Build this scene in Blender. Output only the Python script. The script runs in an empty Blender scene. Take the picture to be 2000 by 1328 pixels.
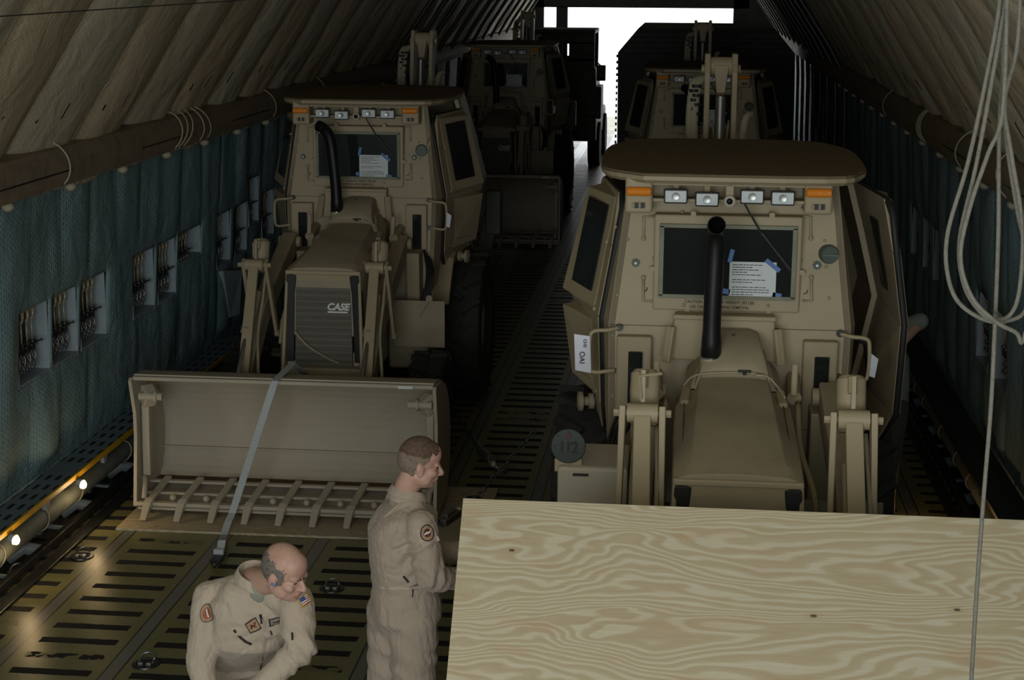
import bpy, bmesh, math, random
from mathutils import Vector, Matrix, noise
random.seed(7)
PI = math.pi
C = bpy.context.scene.collection
R = math.radians
V = Vector

# ------------------------------------------------------------------ camera model (2000x1328)
FPX, CAMH, VPX, VPY, RHO = 3200.0, 4.0, 1350.0, -35.0, 0.006
_c = V(((VPX-1000)/FPX, -(VPY-664)/FPX, -1.0)).normalized()
_h = V((math.cos(RHO), -math.sin(RHO), 0.0))
_x = (_h - _h.dot(_c)*_c).normalized()
_z = _x.cross(_c)
CM = Matrix((_x, _c, _z))                 # world = CM @ cam
CO = V((0, 0, CAMH))
def ray(px, py): return CM @ V(((px-1000)/FPX, -(py-664)/FPX, -1.0))
def atY(px, py, Y):
    r = ray(px, py); return CO + r*(Y/r.y)
def atZ(px, py, z):
    r = ray(px, py); return CO + r*((z-CAMH)/r.z)

# ------------------------------------------------------------------ materials
def new_mat(name):
    m = bpy.data.materials.new(name); m.use_nodes = True
    nt = m.node_tree; b = nt.nodes['Principled BSDF']
    return m, nt, b
def ND(nt, t, **kw):
    n = nt.nodes.new(t)
    for k, v in kw.items(): setattr(n, k, v)
    return n
def paint(name, col, rough=.5, metal=0., var=.12, scale=6., bump=.0, bscale=60., dirt=None, coat=0., spec=None):
    m, nt, b = new_mat(name)
    tc = ND(nt, 'ShaderNodeTexCoord')
    n = ND(nt, 'ShaderNodeTexNoise'); n.inputs['Scale'].default_value = scale; n.inputs['Detail'].default_value = 5
    nt.links.new(tc.outputs['Object'], n.inputs['Vector'])
    cr = ND(nt, 'ShaderNodeValToRGB')
    d = dirt or tuple(c*(1-2*var) for c in col)
    cr.color_ramp.elements[0].position = .3; cr.color_ramp.elements[0].color = (*d, 1)
    cr.color_ramp.elements[1].position = .55; cr.color_ramp.elements[1].color = (*col, 1)
    nt.links.new(n.outputs['Fac'], cr.inputs['Fac']); nt.links.new(cr.outputs['Color'], b.inputs['Base Color'])
    b.inputs['Roughness'].default_value = rough; b.inputs['Metallic'].default_value = metal
    if coat: b.inputs['Coat Weight'].default_value = coat
    if spec is not None: b.inputs['Specular IOR Level'].default_value = spec
    if bump:
        n2 = ND(nt, 'ShaderNodeTexNoise'); n2.inputs['Scale'].default_value = bscale; n2.inputs['Detail'].default_value = 3
        nt.links.new(tc.outputs['Object'], n2.inputs['Vector'])
        bp = ND(nt, 'ShaderNodeBump'); bp.inputs['Strength'].default_value = bump; bp.inputs['Distance'].default_value = .01
        nt.links.new(n2.outputs['Fac'], bp.inputs['Height']); nt.links.new(bp.outputs['Normal'], b.inputs['Normal'])
    return m
def emis(name, col, strength):
    m, nt, b = new_mat(name)
    b.inputs['Base Color'].default_value = (*col, 1)
    b.inputs['Emission Color'].default_value = (*col, 1); b.inputs['Emission Strength'].default_value = strength
    return m
def math_n(nt, op, a, b=None, c=None, clamp=False):
    n = ND(nt, 'ShaderNodeMath', operation=op); n.use_clamp = clamp
    for i, v in enumerate((a, b, c)):
        if v is None: continue
        if isinstance(v, (int, float)): n.inputs[i].default_value = v
        else: nt.links.new(v, n.inputs[i])
    return n.outputs[0]
def mix_c(nt, fac, a, b):
    n = ND(nt, 'ShaderNodeMix', data_type='RGBA')
    for i, v in ((0, fac), (6, a), (7, b)):
        if isinstance(v, (int, float)): n.inputs[i].default_value = v
        elif isinstance(v, tuple): n.inputs[i].default_value = (*v, 1)
        else: nt.links.new(v, n.inputs[i])
    return n.outputs[2]

M = {}
M['tan'] = paint('tan_paint', (.415, .34, .22), .55, var=.05, scale=3, bump=.02, bscale=220)
M['tan_dull'] = paint('tan_paint_dusty', (.375, .32, .22), .65, var=.08, scale=4, bump=.03, bscale=150)
M['tan_rust'] = paint('tan_paint_worn', (.50, .455, .365), .6, var=.05, dirt=(.45, .40, .31), scale=1.6)
M['roof'] = paint('roof_antiskid', (.20, .155, .10), .9, var=.06, scale=30, bump=.3, bscale=400, spec=.15)
M['black'] = paint('black_rubber', (.018, .018, .02), .6, var=.1)
M['exhaust'] = paint('black_exhaust', (.012, .012, .013), .45, var=.1, metal=.3)
M['tyre'] = paint('tyre_rubber', (.03, .029, .028), .8, var=.2, bump=.15, bscale=90)
M['rim'] = paint('wheel_rim_tan', (.34, .28, .19), .6, var=.1)
M['steel'] = paint('dull_steel', (.32, .32, .32), .4, metal=.9, var=.1)
M['chrome'] = paint('chrome_rod', (.7, .72, .75), .15, metal=1., var=.03)
M['darksteel'] = paint('dark_steel', (.07, .075, .08), .4, metal=.8, var=.2, scale=20)
M['green'] = paint('olive_green_paint', (.09, .12, .10), .5, var=.15)
M['gasket'] = paint('grey_green_gasket', (.24, .25, .18), .6)
M['plate_green'] = paint('dark_green_paint', (.022, .034, .030), .5, var=.1)
M['cream'] = paint('cream_hook', (.52, .45, .30), .4, metal=.3, var=.15, scale=15)
M['palegrey'] = paint('pale_blue_grey_paint', (.30, .37, .42), .55, var=.05)
M['bluegrey'] = paint('walkway_grey', (.17, .22, .26), .55, var=.08)
M['yellow'] = paint('yellow_edge', (.62, .36, .02), .5, var=.08)
M['duct'] = paint('brown_duct_cover', (.25, .195, .135), .75, var=.14, scale=9, bump=.12, bscale=40)
M['lowpipe'] = paint('grey_green_hose', (.15, .17, .155), .7, var=.15, scale=9, bump=.1, bscale=30)
M['cord'] = paint('pale_cord', (.42, .38, .27), .8)
M['rope'] = paint('grey_rope', (.13, .125, .105), .75, var=.12, scale=60, bump=.4, bscale=300)
M['strap'] = paint('grey_webbing', (.52, .57, .60), .7, var=.04, scale=80, bump=.1, bscale=500)
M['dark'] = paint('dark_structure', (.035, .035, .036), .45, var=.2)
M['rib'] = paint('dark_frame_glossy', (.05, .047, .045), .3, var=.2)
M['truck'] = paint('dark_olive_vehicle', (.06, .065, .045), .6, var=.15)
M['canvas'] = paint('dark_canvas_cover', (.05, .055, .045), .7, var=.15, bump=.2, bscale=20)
M['paper'] = paint('white_paper', (.72, .78, .80), .7, var=.02)
M['tag_white'] = paint('white_plastic_tag', (.70, .72, .82), .3, var=.03)
M['ink'] = paint('black_ink', (.03, .03, .03), .6)
M['stencil'] = paint('brown_stencil', (.05, .035, .02), .7)
M['tape'] = paint('blue_tape', (.12, .25, .55), .6)
M['white'] = paint('white_decal', (.80, .82, .82), .5, var=.02)
M['skin'] = paint('skin', (.56, .345, .27), .5, var=.06, scale=14, dirt=(.50, .27, .21), bump=.05, bscale=200)
M['skin'].node_tree.nodes['Principled BSDF'].inputs['Subsurface Weight'].default_value = .12
M['skin'].node_tree.nodes['Principled BSDF'].inputs['Subsurface Radius'].default_value = (.01, .004, .002)
M['hair_brown'] = paint('short_brown_hair', (.15, .092, .06), .8, var=.25, scale=60, bump=.5, bscale=400)
M['hair_grey'] = paint('short_grey_hair', (.22, .19, .17), .8, var=.25, scale=60, bump=.5, bscale=400)
M['hair_fade'] = paint('faded_side_hair', (.24, .175, .135), .8, var=.15, scale=60, bump=.3, bscale=400)
M['brow'] = paint('eyebrow_hair', (.08, .045, .03), .8)
M['boot'] = paint('tan_boot', (.25, .18, .11), .7)
M['trouser'] = paint('dark_grey_trouser', (.09, .095, .09), .85)
M['tshirt'] = paint('sage_grey_shirt', (.25, .29, .25), .85, var=.05)
M['collar_tee'] = paint('green_grey_undershirt', (.31, .32, .275), .85)
M['flag_blue'] = paint('patch_blue', (.05, .09, .30), .8)
M['flag_red'] = paint('patch_red', (.40, .05, .04), .8)
M['patch_tan'] = paint('patch_tan', (.40, .27, .16), .8)
M['patch_gold'] = paint('patch_gold', (.45, .30, .07), .8)
M['patch_maroon'] = paint('patch_maroon', (.13, .02, .02), .8)
M['patch_rust'] = paint('patch_rust', (.36, .11, .06), .8)
M['patch_black'] = paint('patch_black', (.03, .022, .02), .8)
M['ground'] = paint('bright_concrete', (.85, .85, .82), .8, var=.02, scale=.3)
M['orange_wire'] = paint('orange_wire', (.5, .16, .03), .5)

def fabric(name, col, dirt, fold=0.0):
    m, nt, b = new_mat(name)
    tc = ND(nt, 'ShaderNodeTexCoord')
    n = ND(nt, 'ShaderNodeTexNoise'); n.inputs['Scale'].default_value = 5; n.inputs['Detail'].default_value = 6
    nt.links.new(tc.outputs['Object'], n.inputs['Vector'])
    nt.links.new(mix_c(nt, n.outputs['Fac'], dirt, col), b.inputs['Base Color'])
    b.inputs['Roughness'].default_value = .85; b.inputs['Specular IOR Level'].default_value = .2
    b.inputs['Sheen Weight'].default_value = .15
    n2 = ND(nt, 'ShaderNodeTexNoise'); n2.inputs['Scale'].default_value = 16; n2.inputs['Detail'].default_value = 3; n2.inputs['Distortion'].default_value = 1.2
    mp = ND(nt, 'ShaderNodeMapping'); mp.inputs['Scale'].default_value = (1.0, 1.0, .45)
    nt.links.new(tc.outputs['Object'], mp.inputs['Vector']); nt.links.new(mp.outputs['Vector'], n2.inputs['Vector'])
    bp = ND(nt, 'ShaderNodeBump'); bp.inputs['Strength'].default_value = .55; bp.inputs['Distance'].default_value = .02
    nt.links.new(n2.outputs['Fac'], bp.inputs['Height']); nt.links.new(bp.outputs['Normal'], b.inputs['Normal'])
    return m
M['coverall'] = fabric('tan_flight_suit', (.46, .375, .305), (.39, .31, .25))
M['coverall_pale'] = fabric('pale_tan_flight_suit', (.53, .44, .355), (.46, .37, .295))

def glass_dark(name, tint=(.03, .035, .035)):
    m, nt, b = new_mat(name)
    b.inputs['Base Color'].default_value = (*tint, 1); b.inputs['Roughness'].default_value = .05; b.inputs['Specular IOR Level'].default_value = .3
    b.inputs['Transmission Weight'].default_value = .35; b.inputs['IOR'].default_value = 1.5
    return m
M['glass'] = glass_dark('dark_cab_glass')
def lamp_lens(name, col, em, rough=.12, wave=90):
    m, nt, b = new_mat(name)
    b.inputs['Base Color'].default_value = (*col, 1); b.inputs['Roughness'].default_value = rough
    b.inputs['Metallic'].default_value = .05
    tc = ND(nt, 'ShaderNodeTexCoord'); w = ND(nt, 'ShaderNodeTexWave'); w.bands_direction = 'X'
    w.inputs['Scale'].default_value = wave; nt.links.new(tc.outputs['Object'], w.inputs['Vector'])
    bp = ND(nt, 'ShaderNodeBump'); bp.inputs['Strength'].default_value = .5; bp.inputs['Distance'].default_value = .003
    nt.links.new(w.outputs['Fac'], bp.inputs['Height']); nt.links.new(bp.outputs['Normal'], b.inputs['Normal'])
    if em:
        b.inputs['Emission Color'].default_value = (*col, 1); b.inputs['Emission Strength'].default_value = em
    return m
M['lens'] = lamp_lens('clear_lamp_lens', (.84, .90, .95), 0, .25)
M['lens_bowl'] = paint('lamp_reflector', (.45, .48, .48), .3, metal=.4, var=.15, scale=40)
M['amber'] = lamp_lens('amber_lens', (.85, .27, .02), 0, .2, 60)
M['bulb'] = emis('glowing_bulb', (1, .80, .42), 14)

def mat_grille():
    m, nt, b = new_mat('perforated_grille')
    tc = ND(nt, 'ShaderNodeTexCoord'); sp = ND(nt, 'ShaderNodeSeparateXYZ'); nt.links.new(tc.outputs['Object'], sp.inputs[0])
    P = .016
    z = math_n(nt, 'DIVIDE', sp.outputs['Z'], P*.87)
    row = math_n(nt, 'FLOOR', z); odd = math_n(nt, 'MULTIPLY', math_n(nt, 'MODULO', math_n(nt, 'ABSOLUTE', row), 2.0), .5)
    u = math_n(nt, 'SUBTRACT', math_n(nt, 'FRACT', math_n(nt, 'ADD', math_n(nt, 'DIVIDE', sp.outputs['X'], P), odd)), .5)
    v = math_n(nt, 'SUBTRACT', math_n(nt, 'FRACT', z), .5)
    d = math_n(nt, 'SQRT', math_n(nt, 'ADD', math_n(nt, 'MULTIPLY', u, u), math_n(nt, 'MULTIPLY', v, v)))
    hole = math_n(nt, 'LESS_THAN', d, .33)
    st = math_n(nt, 'GREATER_THAN', math_n(nt, 'FRACT', math_n(nt, 'DIVIDE', sp.outputs['Z'], .052)), .62)
    inner = mix_c(nt, st, (.012, .012, .013), (.10, .105, .10))
    nt.links.new(mix_c(nt, hole, (.17, .15, .115), inner), b.inputs['Base Color'])
    b.inputs['Roughness'].default_value = .6
    return m
M['grille'] = mat_grille()

def mat_perf():
    m, nt, b = new_mat('perforated_walkway')
    tc = ND(nt, 'ShaderNodeTexCoord'); sp = ND(nt, 'ShaderNodeSeparateXYZ'); nt.links.new(tc.outputs['Object'], sp.inputs[0])
    u = math_n(nt, 'FRACT', math_n(nt, 'DIVIDE', sp.outputs['X'], .075))
    v = math_n(nt, 'FRACT', math_n(nt, 'DIVIDE', sp.outputs['Y'], .23))
    h = math_n(nt, 'MULTIPLY', math_n(nt, 'MULTIPLY', math_n(nt, 'GREATER_THAN', u, .28), math_n(nt, 'LESS_THAN', u, .72)),
               math_n(nt, 'MULTIPLY', math_n(nt, 'GREATER_THAN', v, .25), math_n(nt, 'LESS_THAN', v, .75)))
    h = math_n(nt, 'MULTIPLY', h, math_n(nt, 'LESS_THAN', math_n(nt, 'FRACT', math_n(nt, 'DIVIDE', sp.outputs['Y'], 2.3)), .92))
    nt.links.new(mix_c(nt, h, (.15, .20, .235), (.008, .009, .01)), b.inputs['Base Color'])
    b.inputs['Roughness'].default_value = .6
    return m
M['perf'] = mat_perf()

def mat_floor():
    m, nt, b = new_mat('cargo_floor')
    tc = ND(nt, 'ShaderNodeTexCoord'); sp = ND(nt, 'ShaderNodeSeparateXYZ'); nt.links.new(tc.outputs['Object'], sp.inputs[0])
    X, Y = sp.outputs['X'], sp.outputs['Y']
    nz = ND(nt, 'ShaderNodeTexNoise'); nz.inputs['Scale'].default_value = 22; nz.inputs['Detail'].default_value = 4
    nt.links.new(tc.outputs['Object'], nz.inputs['Vector'])
    wob = math_n(nt, 'MULTIPLY', math_n(nt, 'SUBTRACT', nz.outputs['Fac'], .5), .22)
    u = math_n(nt, 'FRACT', math_n(nt, 'DIVIDE', math_n(nt, 'ADD', X, 4.06+7.3), .73))   # rail at u 0..0.11
    rail = math_n(nt, 'LESS_THAN', u, .115)
    edge = math_n(nt, 'MULTIPLY', math_n(nt, 'GREATER_THAN', u, .108), math_n(nt, 'LESS_THAN', u, .125))
    edge2 = math_n(nt, 'GREATER_THAN', u, .985)
    rows = math_n(nt, 'ADD', math_n(nt, 'DIVIDE', Y, .232), math_n(nt, 'MULTIPLY', wob, .35))
    v = math_n(nt, 'FRACT', rows)
    sl = math_n(nt, 'MULTIPLY', math_n(nt, 'GREATER_THAN', v, .30), math_n(nt, 'LESS_THAN', v, .66))
    uw = math_n(nt, 'ADD', u, math_n(nt, 'MULTIPLY', wob, .10))
    lenm = math_n(nt, 'MULTIPLY', math_n(nt, 'GREATER_THAN', uw, .23), math_n(nt, 'LESS_THAN', uw, .90))
    # worn away strips: noise per row and lane
    lane = math_n(nt, 'FLOOR', math_n(nt, 'DIVIDE', math_n(nt, 'ADD', X, 4.06+7.3), .73))
    cmb = ND(nt, 'ShaderNodeCombineXYZ'); nt.links.new(math_n(nt, 'FLOOR', rows), cmb.inputs[0]); nt.links.new(lane, cmb.inputs[1])
    wn = ND(nt, 'ShaderNodeTexWhiteNoise'); nt.links.new(cmb.outputs[0], wn.inputs['Vector'])
    n3 = ND(nt, 'ShaderNodeTexNoise'); n3.inputs['Scale'].default_value = 9; nt.links.new(tc.outputs['Object'], n3.inputs['Vector'])
    worn = math_n(nt, 'MULTIPLY', math_n(nt, 'GREATER_THAN', wn.outputs['Value'], .86), math_n(nt, 'GREATER_THAN', n3.outputs['Fac'], .47))
    slot = math_n(nt, 'MULTIPLY', math_n(nt, 'MULTIPLY', sl, lenm), math_n(nt, 'SUBTRACT', 1.0, math_n(nt, 'MULTIPLY', worn, .8)))
    n4 = ND(nt, 'ShaderNodeTexNoise'); n4.inputs['Scale'].default_value = 2.2; n4.inputs['Detail'].default_value = 6; nt.links.new(tc.outputs['Object'], n4.inputs['Vector'])
    base = mix_c(nt, n4.outputs['Fac'], (.13, .122, .05), (.28, .265, .115))
    n5 = ND(nt, 'ShaderNodeTexNoise'); n5.inputs['Scale'].default_value = 40; nt.links.new(tc.outputs['Object'], n5.inputs['Vector'])
    base = mix_c(nt, math_n(nt, 'MULTIPLY', math_n(nt, 'GREATER_THAN', n5.outputs['Fac'], .66), .5), base, (.04, .038, .02))
    c = mix_c(nt, rail, base, (.17, .175, .155))
    c = mix_c(nt, math_n(nt, 'MAXIMUM', edge, edge2), c, (.02, .02, .015))
    c = mix_c(nt, slot, c, (.006, .006, .007))
    nt.links.new(c, b.inputs['Base Color'])
    r = math_n(nt, 'ADD', math_n(nt, 'MULTIPLY', n4.outputs['Fac'], .2), .26)
    r = math_n(nt, 'ADD', r, math_n(nt, 'MULTIPLY', slot, .5), clamp=True)
    nt.links.new(r, b.inputs['Roughness'])
    bp = ND(nt, 'ShaderNodeBump'); bp.inputs['Strength'].default_value = .3; bp.inputs['Distance'].default_value = .004
    nt.links.new(math_n(nt, 'ADD', math_n(nt, 'MULTIPLY', n4.outputs['Fac'], 1.5), slot), bp.inputs['Height'])
    nt.links.new(bp.outputs['Normal'], b.inputs['Normal'])
    return m
M['floor'] = mat_floor()

def mat_quilt(name, kind):
    """woven insulation quilt: fine weave bump, panel to panel colour, grime"""
    m, nt, b = new_mat(name)
    tc = ND(nt, 'ShaderNodeTexCoord'); sp = ND(nt, 'ShaderNodeSeparateXYZ'); nt.links.new(tc.outputs['Object'], sp.inputs[0])
    Y, Z = sp.outputs['Y'], sp.outputs['Z']
    n = ND(nt, 'ShaderNodeTexNoise'); n.inputs['Scale'].default_value = 1.6; n.inputs['Detail'].default_value = 7
    nt.links.new(tc.outputs['Object'], n.inputs['Vector'])
    if kind == 'ceiling':
        pid = math_n(nt, 'FLOOR', math_n(nt, 'DIVIDE', math_n(nt, 'SUBTRACT', Y, 11.7-11.5), 1.15))
        wn = ND(nt, 'ShaderNodeTexWhiteNoise', noise_dimensions='1D'); nt.links.new(pid, wn.inputs['W'])
        alt = math_n(nt, 'MODULO', math_n(nt, 'ABSOLUTE', pid), 2.0)
        f = math_n(nt, 'ADD', math_n(nt, 'MULTIPLY', alt, .6), math_n(nt, 'MULTIPLY', wn.outputs['Value'], .4))
        base = mix_c(nt, f, (.62, .50, .34), (.60, .58, .45))
        base = mix_c(nt, math_n(nt, 'MULTIPLY', n.outputs['Fac'], .45), base, (.36, .27, .17))
        # small vent slits in a row low on each panel
        vv = math_n(nt, 'FRACT', math_n(nt, 'DIVIDE', math_n(nt, 'SUBTRACT', Y, .2), .3833))
        slit = math_n(nt, 'MULTIPLY', math_n(nt, 'MULTIPLY', math_n(nt, 'GREATER_THAN', vv, .46), math_n(nt, 'LESS_THAN', vv, .53)),
                      math_n(nt, 'MULTIPLY', math_n(nt, 'GREATER_THAN', Z, 3.04), math_n(nt, 'LESS_THAN', Z, 3.15)))
        n9 = ND(nt, 'ShaderNodeTexNoise'); n9.inputs['Scale'].default_value = 7; nt.links.new(tc.outputs['Object'], n9.inputs['Vector'])
        slit = math_n(nt, 'MULTIPLY', slit, math_n(nt, 'GREATER_THAN', n9.outputs['Fac'], .48))
        base = mix_c(nt, slit, base, (.02, .016, .012))
        su = math_n(nt, 'FRACT', math_n(nt, 'DIVIDE', math_n(nt, 'SUBTRACT', Y, .2), 1.15))
        seam = math_n(nt, 'LESS_THAN', su, .02)
        base = mix_c(nt, math_n(nt, 'MULTIPLY', seam, .7), base, (.20, .15, .08))
        base = mix_c(nt, math_n(nt, 'MULTIPLY', math_n(nt, 'GREATER_THAN', su, .985), .5), base, (.62, .55, .36))
    else:
        base = mix_c(nt, n.outputs['Fac'], (.14, .23, .265), (.28, .41, .445))
        su = math_n(nt, 'FRACT', math_n(nt, 'DIVIDE', math_n(nt, 'SUBTRACT', Y, .2), .60))
        seam = math_n(nt, 'LESS_THAN', su, .02)
        base = mix_c(nt, math_n(nt, 'MULTIPLY', seam, .6), base, (.04, .06, .06))
    nt.links.new(base, b.inputs['Base Color'])
    b.inputs['Roughness'].default_value = .62; b.inputs['Specular IOR Level'].default_value = .3
    a = math_n(nt, 'SINE', math_n(nt, 'ADD', math_n(nt, 'MULTIPLY', Z, 150.), math_n(nt, 'MULTIPLY', math_n(nt, 'SINE', math_n(nt, 'MULTIPLY', Y, 100.)), 1.3)))
    c2 = math_n(nt, 'SINE', math_n(nt, 'MULTIPLY', Y, 210.))
    hgt = math_n(nt, 'ADD', a, math_n(nt, 'MULTIPLY', c2, .6))
    bp = ND(nt, 'ShaderNodeBump'); bp.inputs['Strength'].default_value = .35 if kind != 'ceiling' else .16; bp.inputs['Distance'].default_value = .004
    nt.links.new(hgt, bp.inputs['Height'])
    n3 = ND(nt, 'ShaderNodeTexNoise'); n3.inputs['Scale'].default_value = 3.5; n3.inputs['Detail'].default_value = 4; n3.inputs['Distortion'].default_value = .6
    nt.links.new(tc.outputs['Object'], n3.inputs['Vector'])
    bp2 = ND(nt, 'ShaderNodeBump'); bp2.inputs['Strength'].default_value = .5; bp2.inputs['Distance'].default_value = .06
    nt.links.new(n3.outputs['Fac'], bp2.inputs['Height']); nt.links.new(bp.outputs['Normal'], bp2.inputs['Normal'])
    nt.links.new(bp2.outputs['Normal'], b.inputs['Normal'])
    return m
M['quilt_tan'] = mat_quilt('tan_quilt_lining', 'ceiling')
M['quilt_teal'] = mat_quilt('teal_quilt_lining', 'wall')

def mat_ply(name, dark=1.0):
    m, nt, b = new_mat(name)
    tc = ND(nt, 'ShaderNodeTexCoord')
    mp = ND(nt, 'ShaderNodeMapping'); mp.inputs['Scale'].default_value = (.55, 2.3, 1)
    nt.links.new(tc.outputs['Object'], mp.inputs['Vector'])
    n = ND(nt, 'ShaderNodeTexNoise'); n.inputs['Scale'].default_value = 1.35; n.inputs['Detail'].default_value = 3.5; n.inputs['Roughness'].default_value = .42; n.inputs['Distortion'].default_value = .35
    nt.links.new(mp.outputs['Vector'], n.inputs['Vector'])
    sp = ND(nt, 'ShaderNodeSeparateXYZ'); nt.links.new(tc.outputs['Object'], sp.inputs[0])
    g = math_n(nt, 'ADD', math_n(nt, 'MULTIPLY', n.outputs['Fac'], 27.), math_n(nt, 'MULTIPLY', sp.outputs['Y'], 30.))
    ring = math_n(nt, 'FRACT', g)
    cr = ND(nt, 'ShaderNodeValToRGB'); nt.links.new(ring, cr.inputs['Fac'])
    k = dark*.95
    e = cr.color_ramp.elements
    e[0].position = 0; e[0].color = (.55*k, .50*k, .385*k, 1); e[1].position = 1; e[1].color = (.50*k, .44*k, .30*k, 1)
    for ps_, cl in ((.28, (.56, .51, .385)), (.45, (.46, .395, .27)), (.80, (.44, .365, .24)), (.93, (.47, .40, .27))):
        x = e.new(ps_); x.color = (*[v_*k for v_ in cl], 1)
    # fine fibre
    mp2 = ND(nt, 'ShaderNodeMapping'); mp2.inputs['Scale'].default_value = (3, 90, 1)
    nt.links.new(tc.outputs['Object'], mp2.inputs['Vector'])
    n2 = ND(nt, 'ShaderNodeTexNoise'); n2.inputs['Scale'].default_value = 2; n2.inputs['Detail'].default_value = 4
    nt.links.new(mp2.outputs['Vector'], n2.inputs['Vector'])
    c = mix_c(nt, math_n(nt, 'MULTIPLY', math_n(nt, 'SUBTRACT', n2.outputs['Fac'], .35, clamp=True), .7), cr.outputs['Color'], (.36*k, .24*k, .13*k))
    # reddish heartwood streaks
    mp3 = ND(nt, 'ShaderNodeMapping'); mp3.inputs['Scale'].default_value = (1.2, 6, 1); mp3.inputs['Location'].default_value = (3, 1, 0)
    nt.links.new(tc.outputs['Object'], mp3.inputs['Vector'])
    n3 = ND(nt, 'ShaderNodeTexNoise'); n3.inputs['Scale'].default_value = 1.4; n3.inputs['Detail'].default_value = 5
    nt.links.new(mp3.outputs['Vector'], n3.inputs['Vector'])
    red = math_n(nt, 'MULTIPLY', math_n(nt, 'SUBTRACT', n3.outputs['Fac'], .56, clamp=True), 4.5, clamp=True)
    c = mix_c(nt, math_n(nt, 'MULTIPLY', red, .75), c, (.42*k, .24*k, .13*k))
    # small dark knots
    mp4 = ND(nt, 'ShaderNodeMapping'); mp4.inputs['Scale'].default_value = (1.0, 2.2, 1)
    nt.links.new(tc.outputs['Object'], mp4.inputs['Vector'])
    vo = ND(nt, 'ShaderNodeTexVoronoi'); vo.inputs['Scale'].default_value = 3.4; nt.links.new(mp4.outputs['Vector'], vo.inputs['Vector'])
    kn = math_n(nt, 'LESS_THAN', math_n(nt, 'ADD', vo.outputs['Distance'], math_n(nt, 'MULTIPLY', n2.outputs['Fac'], .03)), .062)
    kg = math_n(nt, 'MULTIPLY', math_n(nt, 'SUBTRACT', .16, vo.outputs['Distance'], clamp=True), 4., clamp=True)
    c = mix_c(nt, math_n(nt, 'MULTIPLY', kg, .8), c, (.38*k, .25*k, .14*k))
    c = mix_c(nt, math_n(nt, 'MULTIPLY', kn, .85), c, (.06, .025, .015))
    nt.links.new(c, b.inputs['Base Color']); b.inputs['Roughness'].default_value = .7
    return m
M['ply'] = mat_ply('plywood_face')
M['ply_floor'] = mat_ply('plywood_scuffed', 1.05)
M['plyedge'] = paint('plywood_edge', (.50, .42, .27), .8, var=.1, scale=20)

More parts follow.
